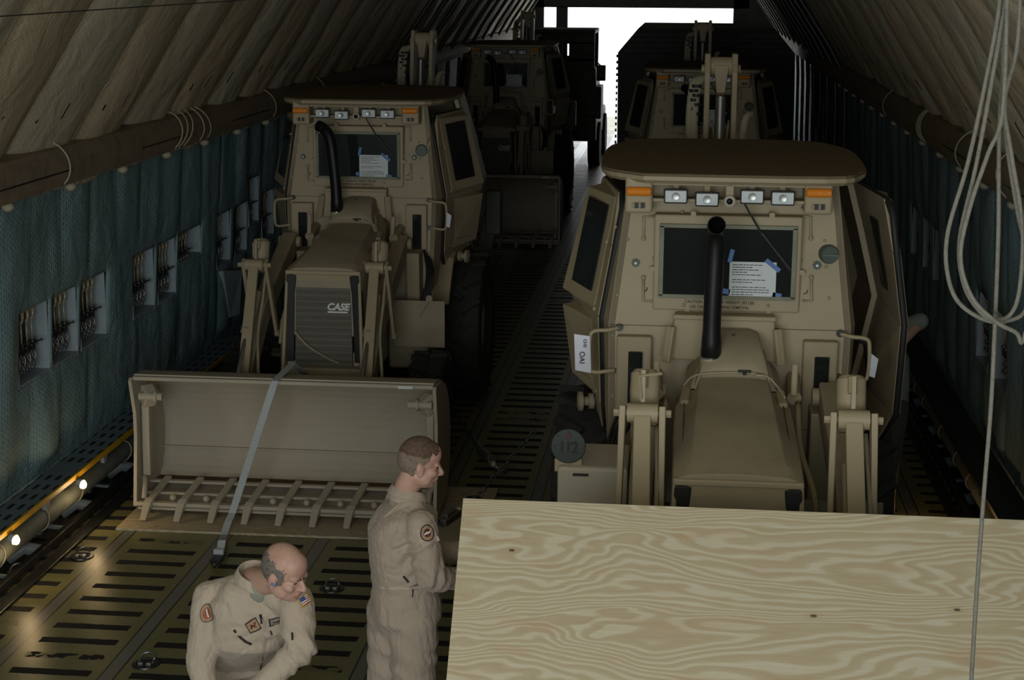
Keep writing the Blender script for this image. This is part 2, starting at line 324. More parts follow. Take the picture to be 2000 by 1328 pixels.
# ------------------------------------------------------------------ mesh helpers
class MB:
    def __init__(s): s.bm = bmesh.new(); s.mats = []; s.cur = 0
    def mat(s, m):
        if m not in s.mats: s.mats.append(m)
        s.cur = s.mats.index(m); return s
    def _f(s, vs):
        try:
            f = s.bm.faces.new(vs); f.material_index = s.cur; return f
        except ValueError: return None
    def hexa(s, p):
        v = [s.bm.verts.new(q) for q in p]
        for i in ((0, 3, 2, 1), (4, 5, 6, 7), (0, 1, 5, 4), (1, 2, 6, 5), (2, 3, 7, 6), (3, 0, 4, 7)): s._f([v[j] for j in i])
        return s
    def box(s, c, d, rot=None):
        x, y, z = d[0]/2, d[1]/2, d[2]/2
        p = [V(q) for q in ((-x, -y, -z), (x, -y, -z), (x, y, -z), (-x, y, -z), (-x, -y, z), (x, -y, z), (x, y, z), (-x, y, z))]
        if rot is not None: p = [rot @ q for q in p]
        return s.hexa([q + V(c) for q in p])
    def bar(s, a, b, w, h, w2=None, h2=None, up=V((0, 0, 1))):
        a, b = V(a), V(b); d = (b-a).normalized(); x = d.cross(up)
        if x.length < 1e-4: x = d.cross(V((0, 1, 0)))
        x.normalize(); u = x.cross(d); w2 = w2 or w; h2 = h2 or h
        q = lambda c, ww, hh: [c - x*ww/2 - u*hh/2, c + x*ww/2 - u*hh/2, c + x*ww/2 + u*hh/2, c - x*ww/2 + u*hh/2]
        return s.hexa(q(a, w, h) + q(b, w2, h2))
    def rings(s, rs, cap=True, close=True):
        R_ = [[s.bm.verts.new(q) for q in r] for r in rs]
        n = len(R_[0])
        for i in range(len(R_)-1):
            for j in range(n if close else n-1):
                k = (j+1) % n
                s._f([R_[i][j], R_[i][k], R_[i+1][k], R_[i+1][j]])
        if cap: s._f(R_[0][::-1]); s._f(R_[-1])
        return s
    def tube(s, pts, r, n=10, cap=True):
        pts = [V(p) for p in pts]; rs = r if isinstance(r, (list, tuple)) else [r]*len(pts)
        prev = None; out = []
        for i, p in enumerate(pts):
            d = ((pts[i+1] if i < len(pts)-1 else p) - (pts[i-1] if i else p)).normalized()
            if prev is None:
                x = d.cross(V((0, 0, 1)))
                if x.length < .05: x = d.cross(V((0, 1, 0)))
            else: x = prev - prev.dot(d)*d
            x.normalize(); prev = x; u = x.cross(d)
            out.append([p + (x*math.cos(2*PI*k/n) + u*math.sin(2*PI*k/n))*rs[i] for k in range(n)])
        return s.rings(out, cap)
    def lathe(s, prof, c, axis=(1, 0, 0), n=28, cap=True):
        ax = V(axis).normalized(); x = ax.cross(V((0, 0, 1)))
        if x.length < .05: x = ax.cross(V((0, 1, 0)))
        x.normalize(); u = x.cross(ax); c = V(c)
        return s.rings([[c + ax*t + (x*math.cos(2*PI*k/n)+u*math.sin(2*PI*k/n))*r for k in range(n)] for t, r in prof], cap)
    def prism(s, poly, a, b, axis='x'):
        """poly of 2D points extruded from a to b along axis; for x: (y,z); y: (x,z); z: (x,y)"""
        f = {'x': lambda p, t: (t, p[0], p[1]), 'y': lambda p, t: (p[0], t, p[1]), 'z': lambda p, t: (p[0], p[1], t)}[axis]
        return s.rings([[f(p, a) for p in poly], [f(p, b) for p in poly]])
    def ball(s, c, r, n=12, m=8, rot=None):
        c = V(c); r = (r, r, r) if isinstance(r, (int, float)) else r
        rs = []
        for i in range(m+1):
            t = PI*i/m; t = min(max(t, .02), PI-.02)
            ring = []
            for k in range(n):
                q = V((r[0]*math.sin(t)*math.cos(2*PI*k/n), r[1]*math.sin(t)*math.sin(2*PI*k/n), r[2]*math.cos(t)))
                if rot is not None: q = rot @ q
                ring.append(c+q)
            rs.append(ring)
        return s.rings(rs)
    def quad(s, *p):
        s._f([s.bm.verts.new(q) for q in p]); return s
    def build(s, name, mat=None, parent=None, smooth=False, bevel=0, seg=2, loc=None):
        bmesh.ops.recalc_face_normals(s.bm, faces=s.bm.faces)
        me = bpy.data.meshes.new(name); s.bm.to_mesh(me); s.bm.free()
        for m in ([mat] if mat else s.mats): me.materials.append(m)
        o = bpy.data.objects.new(name, me); C.objects.link(o)
        if parent: o.parent = parent
        if loc: o.location = loc
        if smooth:
            for p in me.polygons: p.use_smooth = True
            if smooth == 'auto': me.set_sharp_from_angle(angle=R(38))
        if bevel:
            b = o.modifiers.new('bevel', 'BEVEL'); b.width = bevel; b.segments = seg; b.limit_method = 'ANGLE'; b.angle_limit = R(35)
        return o
def tag(o, label=None, cat=None, group=None, kind=None):
    if label: o['label'] = label
    if cat: o['category'] = cat
    if group: o['group'] = group
    if kind: o['kind'] = kind
    return o
def empty(name, loc=(0, 0, 0), rz=0):
    o = bpy.data.objects.new(name, None); C.objects.link(o); o.location = loc; o.rotation_euler = (0, 0, rz); o.empty_display_size = .1
    return o
kids = {}
def copy_tree(o, parent=None):
    c = o.copy(); C.objects.link(c)
    if parent: c.parent = parent
    for ch in [x for x in C.objects if x.parent == o]: copy_tree(ch, c)
    return c
def text_obj(name, body, size, m, parent, loc, rot=(PI/2, 0, 0), ext=.001, shear=0, align='CENTER', xs=1, bold=0, spacing=1):
    cu = bpy.data.curves.new(name, 'FONT'); cu.body = body; cu.size = size; cu.extrude = ext; cu.align_x = align; cu.align_y = 'CENTER'
    cu.shear = shear; cu.offset = bold; cu.space_character = spacing; cu.materials.append(m)
    t_ = bpy.data.objects.new(name, cu); C.objects.link(t_)
    me = bpy.data.meshes.new_from_object(t_.evaluated_get(bpy.context.evaluated_depsgraph_get()))
    bpy.data.objects.remove(t_)
    me.materials.clear(); me.materials.append(m)
    o = bpy.data.objects.new(name, me); C.objects.link(o); o.parent = parent; o.location = loc; o.rotation_euler = rot; o.scale = (xs, 1, 1)
    return o
def smoothpts(pts, n=6):
    pts = [V(p) for p in pts]; out = []
    for i in range(len(pts)-1):
        p0 = pts[max(i-1, 0)]; p1 = pts[i]; p2 = pts[i+1]; p3 = pts[min(i+2, len(pts)-1)]
        for k in range(n):
            t = k/n
            out.append(.5*((2*p1)+(p2-p0)*t+(2*p0-5*p1+4*p2-p3)*t*t+(3*p1-p0-3*p2+p3)*t**3))
    out.append(pts[-1]); return out

# ------------------------------------------------------------------ the aircraft hold
XC = -1.11            # centre line of the hold
YN, YF = -2.5, 44.0
# floor
f = MB(); f.box((XC, (YN+YF+6)/2, -.05), (6.66, YF+6-YN, .1)); tag(f.build('floor', M['floor']), kind='structure')
def wall_x(z):        # left wall distance from the centre line at height z
    return 3.61 - .055*max(0, z-.3) if z < 2.75 else 3.47
HL = [(10.83, 11.40, 1.17, 1.70), (11.46, 11.98, 1.17, 1.70), (12.05, 12.62, 1.17, 1.70), (13.28, 13.85, 1.17, 1.70),
      (13.95, 14.47, 1.17, 1.70), (14.55, 15.25, 1.42, 1.70), (15.80, 16.30, 1.17, 1.70), (16.48, 16.95, 1.17, 1.70), (17.02, 17.42, 1.42, 1.92), (17.60, 18.12, 1.17, 1.70)]
HR = [(12.25, 12.80, .98, 1.55), (13.05, 13.60, .98, 1.55), (15.6, 16.1, 1.17, 1.70), (16.35, 16.85, 1.17, 1.70), (17.2, 17.75, 1.17, 1.70)]
def lining_wall(name, side, holes):
    ys = set(); y = YN
    while y < 24: ys.add(round(y, 4)); y += .07
    while y < YF: ys.add(round(y, 4)); y += .22
    for h in holes: ys.update(h[:2])
    zs = set([-.1, .0, .1, .2, .3]); z = .37
    while z < 2.78: zs.add(round(z, 4)); z += .085
    for h in holes: zs.update(h[2:])
    ys = sorted(ys); zs = sorted(zs)
    for L in (ys, zs):
        i = 1
        while i < len(L):
            if L[i]-L[i-1] < .012: L.pop(i if not any(L[i] in h for h in holes) else i-1)
            else: i += 1
    bm = bmesh.new(); g = []
    for y in ys:
        row = []
        for z in zs:
            d = 0
            if z > .46:
                near = min([max(h[0]-y, y-h[1], h[2]-z, z-h[3], 0) for h in holes] + [9])
                k = min(1, near/.18)
                ph = (y-.2)/.60; fr = ph-math.floor(ph)
                pil = .034*math.sin(PI*fr)**.6*(1+.9*noise.noise(V((math.floor(ph)*3.1, z*.8, side))))                                   # pillowing between seams
                fold = (.035)*noise.noise(V((y*2.6+side*9, z*.5+y*.25, side*3.3))) + .012*noise.noise(V((y*7, z*1.1, 5)))
                sag = .05*math.exp(-((z-.55)/.25)**2)*noise.noise(V((y*1.9, 3, side)))
                d = (pil+fold+sag)*(.25+.75*k)*(1 if z < 2.6 else .4)
            row.append(bm.verts.new((XC + side*(wall_x(z)-d), y, z)))
        g.append(row)
    for i in range(len(ys)-1):
        for j in range(len(zs)-1):
            cy, cz = (ys[i]+ys[i+1])/2, (zs[j]+zs[j+1])/2
            if any(h[0] < cy < h[1] and h[2] < cz < h[3] for h in holes): continue
            fc = bm.faces.new((g[i][j], g[i+1][j], g[i+1][j+1], g[i][j+1])); fc.smooth = True
    bmesh.ops.recalc_face_normals(bm, faces=bm.faces)
    me = bpy.data.meshes.new(name); bm.to_mesh(me); bm.free(); me.materials.append(M['quilt_teal'])
    o = bpy.data.objects.new(name, me); C.objects.link(o); tag(o, kind='structure')
    s = o.modifiers.new('thick', 'SOLIDIFY'); s.thickness = .012; s.offset = -1
    return o
lining_wall('wall_left', -1, HL)
lining_wall('wall_right', 1, HR)
# ceiling: one arched quilt
prof = [(-3.47, 2.70), (-3.40, 2.86), (-3.05, 3.42), (-2.70, 3.95), (-2.25, 4.42), (-1.5, 4.82), (-.7, 5.0), (0, 5.04)]
prof = prof + [(-a, b) for a, b in prof[-2::-1]]
pp = smoothpts([V((a, 0, b)) for a, b in prof], 5)
bm = bmesh.new(); g = []
ys = []; y = YN
while y < YF:
    ys.append(y); y += .08 if y < 22 else .14
ys.append(YF)
for y in ys:
    row = []
    for i, p in enumerate(pp):
        t = (pp[min(i+1, len(pp)-1)]-pp[max(i-1, 0)]).normalized(); nrm = V((t.z, 0, -t.x))
        ph = (y-.2)/1.15; fr = ph-math.floor(ph); ph2 = fr*2-math.floor(fr*2)
        d = .06*math.sin(PI*fr)**.6 - .016*(1-abs(math.sin(PI*fr*2)))*max(0, min(1, (3.25-p.z)/.3))
        d += .04*noise.noise(V((y*.8, p.z*.9+p.x*.4, 7))) + .008*noise.noise(V((y*6, p.z*1.2, p.x)))
        q = p + nrm*d
        row.append(bm.verts.new((XC+q.x, y, q.z)))
    g.append(row)
for i in range(len(ys)-1):
    for j in range(len(pp)-1):
        fc = bm.faces.new((g[i][j], g[i][j+1], g[i+1][j+1], g[i+1][j])); fc.smooth = True
me = bpy.data.meshes.new('ceiling'); bm.to_mesh(me); bm.free(); me.materials.append(M['quilt_tan'])
o = bpy.data.objects.new('ceiling', me); C.objects.link(o); tag(o, kind='structure')
s = o.modifiers.new('thick', 'SOLIDIFY'); s.thickness = .02; s.offset = 1
oh = [(-3.95, -.4), (-3.98, 2.7), (-3.75, 3.4), (-3.2, 4.3), (-2.3, 5.0), (0, 5.35), (2.3, 5.0), (3.2, 4.3), (3.75, 3.4), (3.98, 2.7), (3.95, -.4)]
h_ = MB(); h_.rings([[V((XC+a, y, b)) for a, b in oh] for y in (YN, YF+.2)], cap=False)
tag(h_.build('wall_outer', M['dark']), kind='structure')  # unseen outer skin, added to stop sky light leaking through the lining
w = MB(); w.box((XC, YN-.1, 2.4), (8.0, .2, 6)); tag(w.build('wall_front_blocker', M['dark']), kind='structure')  # unseen end wall added behind the camera to shut out sky light
# far end bulkhead with its opening
OX0, OX1, OZ = -3.25, 1.12, 3.33
w = MB()
w.box(((XC-3.9+OX0-.60)/2, YF+.1, 2.4), ((OX0-.60)-(XC-3.9), .2, 5.6)); w.box(((XC+3.7+OX1)/2, YF+.1, 2.4), (XC+3.7-OX1, .2, 5.4))
w.box(((OX0+OX1)/2-.3, YF+.1, OZ+.9), (OX1-OX0+1.4, .2, 1.8))
w.box((OX0-.12, YF+.1, 1.65), (.30, .2, 3.4))
tag(w.build('wall_back', M['dark']), kind='structure')
# open frames standing proud in the rear part of the hold
k = 0
for yy in [24.6+1.55*i for i in range(13)]:
    k += 1
    fr = MB(); pts = [V((3.44, 0, .0)), V((3.42, 0, 1.2)), V((3.38, 0, 2.5)), V((3.22, 0, 2.95)), V((2.92, 0, 3.42)), V((2.56, 0, 3.93)), V((2.12, 0, 4.35)), V((1.4, 0, 4.72))]
    for sd in (-1, 1):
        q = smoothpts([V((XC+sd*p.x, yy, p.z)) for p in pts], 3)
        fr.tube(q, .035, 8)
    tag(fr.build('trim_%d' % k, M['rib'], smooth=True), kind='structure')
# ramp teeth and the ground outside
rt = MB()
rt.box((XC, 51.5, -.12), (6.4, 3.0, .08), Matrix.Rotation(R(-2), 3, 'X'))
tag(rt.build('trim_20', M['ground']), kind='structure')
rg = MB()
for i in range(23): rg.box((XC-3.1+.28*i, 55.4, -.19), (.10, 4.9, .04))
for i in range(8): rg.box((XC, 53.1+.68*i, -.188), (6.4, .16, .04))
tag(rg.build('trim_21', M['ground']), kind='structure')
rg = MB(); rg.box((XC, 55.4, -.42), (6.4, 4.8, .04)); tag(rg.build('trim_28', M['dark']), kind='structure')  # dark sheet stands in for the shade beneath the ramp teeth
g2 = MB(); g2.quad((-300, 50.05, -1.9), (300, 50.05, -1.9), (300, 900, -1.9), (-300, 900, -1.9)); tag(g2.build('floor', M['ground']), kind='structure')

# curb, under-walkway trough, walkway, pipes on each side
for sd, nm in ((-1, 'left'), (1, 'right')):
    X = lambda a: XC + sd*a
    cb = MB(); cb.box((X(3.33), (YN+YF)/2, .03), (.05, YF-YN, .10)); cb.box((X(3.23), (YN+YF)/2, .012), (.10, YF-YN, .02))
    tag(cb.build('baseboard_'+nm, M['darksteel'], bevel=.006), kind='structure')
    tr = MB(); tr.box((X(3.5), (YN+YF)/2, -.06), (.32, YF-YN, .04)); tag(tr.build('trim_%d' % (22 if sd < 0 else 23), M['dark']), kind='structure')
    wk = empty('side_walkway', (X(3.46), 0, .40)); tag(wk, 'perforated grey walkway shelf with yellow edge along the left wall' if sd < 0 else 'walkway shelf along the right wall, shade painted into its dark colour', 'walkway')
    p = MB(); p.box((-sd*.01, (YN+YF)/2, 0), (.24, YF-YN, .012)); p.build('perforated_panel', M['perf'] if sd < 0 else M['dark'], wk)  # right shelf, edge and clips take dark colours in place of shade
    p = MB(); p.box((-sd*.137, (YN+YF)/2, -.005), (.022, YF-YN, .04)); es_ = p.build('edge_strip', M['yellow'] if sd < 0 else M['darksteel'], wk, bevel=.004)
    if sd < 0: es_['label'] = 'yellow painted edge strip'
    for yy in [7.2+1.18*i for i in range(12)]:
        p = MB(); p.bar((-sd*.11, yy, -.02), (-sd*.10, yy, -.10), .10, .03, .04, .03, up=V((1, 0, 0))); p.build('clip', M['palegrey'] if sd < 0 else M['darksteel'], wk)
    hz = MB(); hz.tube([(X(3.43), YN, .22), (X(3.43), YF, .22)], .082, 18)
    lp = hz.build('insulated_hose', M['lowpipe'], smooth='auto'); tag(lp, f'thick grey wrapped hose under the {nm} walkway', 'hose')
    for i in range(16):
        cd = MB(); yy = 7.4+.83*i+.15*math.sin(i*2.3); cd.tube([(X(3.43)+.088*math.cos(a), yy+.02*math.sin(a*2), .22+.088*math.sin(a)) for a in [2*PI*j/16 for j in range(17)]], .005, 5)
        cd.build('tie_cord', M['cord'], lp, smooth=True)
    for i in range(14):
        yy = 8.0+1.02*i
        b_ = MB(); b_.bar((X(3.34), yy, .05), (X(3.58), yy+.05, .05), .035, .02); b_.bar((X(3.56), yy, .0), (X(3.54), yy, .16), .05, .05)
        b_.tube([(X(3.58), yy+.5, -.01), (X(3.48), yy+.55, .06), (X(3.38), yy+.62, .01)], .05, 10)
        tag(b_.build('trim_%d' % (30+i+(20 if sd > 0 else 0)), M['bluegrey']), kind='structure')
    # upper duct
    du = MB()
    pr = [(0, .155), (.11, .12), (.155, .03), (.15, -.10), (.13, -.15), (-.06, -.17), (-.09, .0), (-.07, .12)]
    n_ = 90; rs = []
    for i in range(n_+1):
        y = YN + (YF-YN)*i/n_; wv = .012*noise.noise(V((y*.7, sd, 0)))
        rs.append([(X(3.44)-sd*(a+wv), y, 2.70+b+wv) for a, b in pr])
    du.rings(rs)
    dt = du.build('air_duct', M['duct'], smooth='auto'); tag(dt, f'brown covered duct running along the top of the {nm} wall', 'duct')
    cdy = [11.25, 13.9, 14.05, 14.2, 14.55, 14.75, 17.2, 19.6] if sd < 0 else [11.6, 13.4, 15.5, 15.62, 15.74, 18.5]
    for yy in cdy:
        dy = .12*math.sin(yy*5); cd = MB()
        cd.tube([(X(3.42)-sd*(.175*math.cos(a)), yy+dy*math.sin(a), 2.70+.178*math.sin(a)) for a in [-PI/2+PI*j/14 for j in range(15)]], .007, 5)
        cd.build('tie_cord', M['cord'], dt, smooth=True)['label'] = 'pale cord tied around the duct'
    p = MB(); p.box((X(3.298), (YN+YF)/2, 2.655), (.02, YF-YN, .012)); p.build('seam_strip', M['black'], dt)
    for i in range(14):
        yy = 10.4+1.13*i; fb = MB(); fb.ball((X(3.36), yy, 2.515), (.045, .05, .035), 8, 6); fb.build('fastener', M['cord'], dt, smooth=True)
    # ragged pale quilt tufts hanging below the duct
    tf = MB(); rs = []
    for i in range(260):
        yy = 7.5+.08*i; h_ = .05*max(0, noise.noise(V((yy*1.9, sd, 0)))+.25)+.03*max(0, noise.noise(V((yy*7, sd, 3))))
        rs.append([V((X(3.42), yy, 2.56)), V((X(3.34), yy, 2.56)), V((X(3.36), yy, 2.545-h_)), V((X(3.40), yy, 2.54-h_))])
    tf.rings(rs)
    tf.build('quilt_tuft', M['quilt_tan'], dt, bevel=.01)
# recesses in the walls
nk = 0
for sd, holes in ((-1, HL), (1, HR)):
    for h in holes:
        nk += 1; zc = (h[2]+h[3])/2; xf = XC+sd*(wall_x(zc)+.02-.03); xb = XC+sd*(wall_x(zc)+.16)
        b_ = MB(); y0, y1, z0, z1 = h; t = .012; xm = (xf+xb)/2; wx = abs(xb-xf)
        b_.mat(M['darksteel']).box((xb, (y0+y1)/2, zc), (t, y1-y0+.04, z1-z0+.04)); b_.mat(M['palegrey'])
        for yy in (y0-.0, y1+.0): b_.box((xm, yy, zc), (wx, t, z1-z0+.03))
        for zz in (z0, z1): b_.box((xm, (y0+y1)/2, zz), (wx, y1-y0+.03, t))
        tag(b_.build('trim_%d' % (70+nk)), kind='structure')

# tie-down tools hanging in the recesses
def make_tool():
    r = empty('tie_down_tool')
    hk = MB(); pts = [(0, .00, -.02)]
    pts = [(0, .045*math.cos(a), .045*math.sin(a)) for a in [R(-80)+R(250)*i/10 for i in range(11)]]
    hk.tube([V(p)+V((0, 0, 0)) for p in pts], [.008, .011, .013, .014, .014, .014, .014, .013, .012, .010, .007], 8)
    hk.build('hook', M['cream'], r, smooth=True)['label'] = 'cream painted curved hook'
    rd = MB(); rd.tube([(0, .008, -.04), (0, .008, -.20)], .007, 8); rd.build('rod', M['cream'], r, smooth=True)
    bd = MB(); bd.lathe([(-.028, .010), (-.024, .022), (.024, .022), (.028, .010)], (0, .008, -.215), (0, 1, 0), 12); bd.box((0, .008, -.25), (.03, .035, .05))
    bd.tube([(0, .02, -.22), (.06, .03, -.205)], .006, 6); bd.ball((.063, .031, -.203), .010, 8, 6)
    bd.build('ratchet_body', M['darksteel'], r, smooth='auto')
    ch = MB()
    for i in range(5):
        a = i*PI/2
        ch.tube([(.012*math.cos(a)*math.cos(t_)-.0, .012*math.sin(a)*math.cos(t_)+.008, -.285-.028*i+.02*math.sin(t_)) for t_ in [2*PI*j/8 for j in range(9)]], .0045, 5)
    ch.tube([(.01, .022, -.27), (.012, .030, -.34), (.0, .02, -.42)], .006, 6)
    ch.build('chain', M['steel'], r, smooth=True)
    return r
tool = make_tool(); used = False
names_l = ['frontmost', 'second', 'third', 'fourth', 'fifth', 'sixth', 'seventh', 'eighth', 'ninth', 'tenth']
for sd, holes, nm in ((-1, HL, 'left'), (1, HR, 'right')):
    for i, h in enumerate(holes):
        n_ = 4 if i < 5 else 3
        if h[3]-h[2] < .35: n_ = 4
        for q in range(n_):
            o = tool if not used else copy_tree(tool); used = True
            zt = h[3]-.07
            if h[3]-h[2] < .35: o.scale = (1, 1, .6)
            o.location = (XC+sd*(wall_x(1.5)+.045), h[0]+.10+.095*q, zt)
            tag(o, f'hook-topped tie-down tool hanging in the {names_l[i]} recess of the {nm} wall, counted from the camera', 'tie-down tool', f'tie-down tools in the {names_l[i]} {nm} wall recess')
# white panel low on the left wall
w = MB(); w.hexa([(-4.66, 15.85, 1.12), (-4.60, 15.85, 1.14), (-4.54, 16.35, 1.06), (-4.66, 16.35, 1.04), (-4.66, 16.1, .60), (-4.62, 16.1, .60), (-4.56, 16.3, .60), (-4.66, 16.3, .60)][4:] + [(-4.66, 15.85, 1.12), (-4.60, 15.85, 1.14), (-4.54, 16.35, 1.06), (-4.66, 16.35, 1.04)])
tag(w.build('wall_panel', M['palegrey'], bevel=.01), 'pale blue-grey angled panel low on the left wall beside the loader', 'panel')

# lamps under the walkway edge
for i, (yy, zz) in enumerate(((9.99, .34), (11.235, .34))):
    r = empty('walkway_lamp', (-4.39, yy, zz)); tag(r, ['glowing round walkway lamp nearer the camera, at the lower left edge', 'glowing round walkway lamp nearer the loader bucket'][i], 'lamp')
    p = MB(); p.lathe([(-.03, .03), (0, .036), (.012, .036), (.014, .026)], (0, 0, 0), (1, -.35, -.15), 16); p.build('housing', M['palegrey'], r, smooth='auto')
    p = MB(); p.ball((.02, -.008, -.004), (.022, .027, .030), 14, 8); p.build('bulb', M['bulb'], r, smooth=True)['label'] = 'glowing warm bulb'
    ld = bpy.data.lights.new('walkway_lamp_light', 'POINT'); ld.energy = 1.6; ld.color = (1, .68, .34); ld.shadow_soft_size = .03
    lo = bpy.data.objects.new('walkway_lamp_light', ld); C.objects.link(lo); lo.location = (-4.30, yy-.02, zz-.02)
# small work light on the floor, right side
r = empty('work_light', (1.76, 12.0, 0)); tag(r, 'small glowing work light on the floor in the dark right side', 'work light')
p = MB(); p.lathe([(0, .045), (.01, .045), (.02, .02), (.05, .018)], (0, 0, 0), (0, 0, 1), 16); p.build('base', M['darksteel'], r, smooth='auto')
p = MB(); p.ball((0, -.0, .062), .014, 12, 8); p.build('bulb', M['bulb'], r, smooth=True)
ld = bpy.data.lights.new('work_light_glow', 'POINT'); ld.energy = 1.5; ld.color = (1, .55, .2); ld.shadow_soft_size = .02
lo = bpy.data.objects.new('work_light_glow', ld); C.objects.link(lo); lo.location = (1.74, 11.93, .14)

# floor tie-down rings
for px, py, n_ in ((285, 1297, 0), (648, 1150, 1), (30, 1072+48, 2), (160, 1087, 3)):
    c = atZ(px, py, .0); r = empty('tie_down_ring', (c.x, c.y, 0))
    tag(r, ['floor tie-down ring left of the bald man, lower left', 'floor tie-down ring between the two men', 'floor tie-down ring near the left curb', 'floor tie-down ring on the grey floor rail'][n_], 'tie-down ring')
    p = MB(); p.lathe([(0, .085), (.008, .082), (.010, .06), (.004, .055)], (0, 0, 0), (0, 0, 1), 20); p.build('socket', M['darksteel'], r, smooth='auto')
    p = MB(); p.tube([(.045*math.cos(a), .02+.055*math.sin(a)*.8, .02+.03*math.sin(a)) for a in [2*PI*j/16 for j in range(17)]], .009, 8); p.build('ring', M['steel'], r, smooth=True)
    p = MB(); p.box((-.02, -.035, .018), (.03, .03, .02)); p.box((.03, -.035, .018), (.03, .03, .02)); p.build('lug', M['steel'], r, bevel=.004)

# ------------------------------------------------------------------ the armoured backhoe loader
BX, BY = .27, 9.30
def F(px, py, yl=0.):
    p = atY(px, py, BY+yl); return V((p.x-BX, yl, p.z))
LV = [(1.26, -.13, .665, .72), (1.55, -.11, .672, .86), (2.08, -.05, .685, .97), (2.50, .02, .635, .86), (2.93, .09, .585, .735)]   # z, y front, half width front, half width at y=1.1
def lvl(z):
    for i in range(len(LV)-1):
        a, b = LV[i], LV[i+1]
        if z <= b[0] or i == len(LV)-2:
            t = (z-a[0])/(b[0]-a[0]); return [a[j]+(b[j]-a[j])*t for j in range(4)]
def side_pt(sd, y, z, off=0):       # point on the door plane
    _, yf, a, b = lvl(z); t = (y-yf)/(1.1-yf); x = a+(b-a)*t + off
    return V((sd*x, y, z))
def front_pt(x, z, off=0): return V((x, lvl(z)[1]-off, z))

def wheel(parent, c, rad, wid, rimr):
    t = MB(); h = wid/2
    t.lathe([(-h*.55, rimr), (-h*.9, rimr*1.12), (-h, rad*.80), (-h*.9, rad*.95), (-h*.6, rad*.985), (h*.6, rad*.985), (h*.9, rad*.95), (h, rad*.80), (h*.9, rimr*1.12), (h*.55, rimr)], c, (1, 0, 0), 32, cap=False)
    c = V(c)
    for i in range(18):
        for s_ in (-1, 1):
            a = 2*PI*(i+(.5 if s_ > 0 else 0))/18
            d = V((0, math.cos(a), math.sin(a))); tg = V((0, -math.sin(a), math.cos(a)))
            p0 = c + d*(rad*.985) + V((s_*h*.92, 0, 0)); p1 = c + d*(rad*.985) + V((0, 0, 0)) + tg*(rad*.16)
            t.bar(p0, p1, .05, .05, up=d)
    w = t.build('tyre', M['tyre'], parent, smooth='auto')
    r_ = MB(); sg = 1 if c.x > 0 else -1
    r_.lathe([(-h*.5, rimr*1.02), (h*.55, rimr*1.02), (h*.5, rimr*.9), (h*.1, rimr*.8), (h*.1, rimr*.35), (h*.35, rimr*.3), (h*.35, .001)], c, (sg, 0, 0), 24, cap=False)
    r_.build('rim', M['rim'], w, smooth='auto')
def window(parent, name, pts, depth, border, nrm, glass='glass'):
    """framed pane on four corner points (counter clockwise from lower left seen from outside)"""
    p = [V(q) for q in pts]; c = sum(p, V())/4; n = V(nrm).normalized()
    inn = [q + (c-q).normalized()*border*1.25 for q in p]
    m = MB()
    for i in range(4):
        j = (i+1) % 4
        m.hexa([p[i], p[j], inn[j], inn[i], p[i]+n*depth, p[j]+n*depth, inn[j]+n*depth, inn[i]+n*depth])
    fr = m.build(name, M['tan'], parent, bevel=.006)
    g_ = MB(); k = depth*.45
    g_.hexa([q + n*(k-.012) for q in inn] + [q+n*k for q in inn]); g_.build('glass', M['glass'], fr)
    return fr
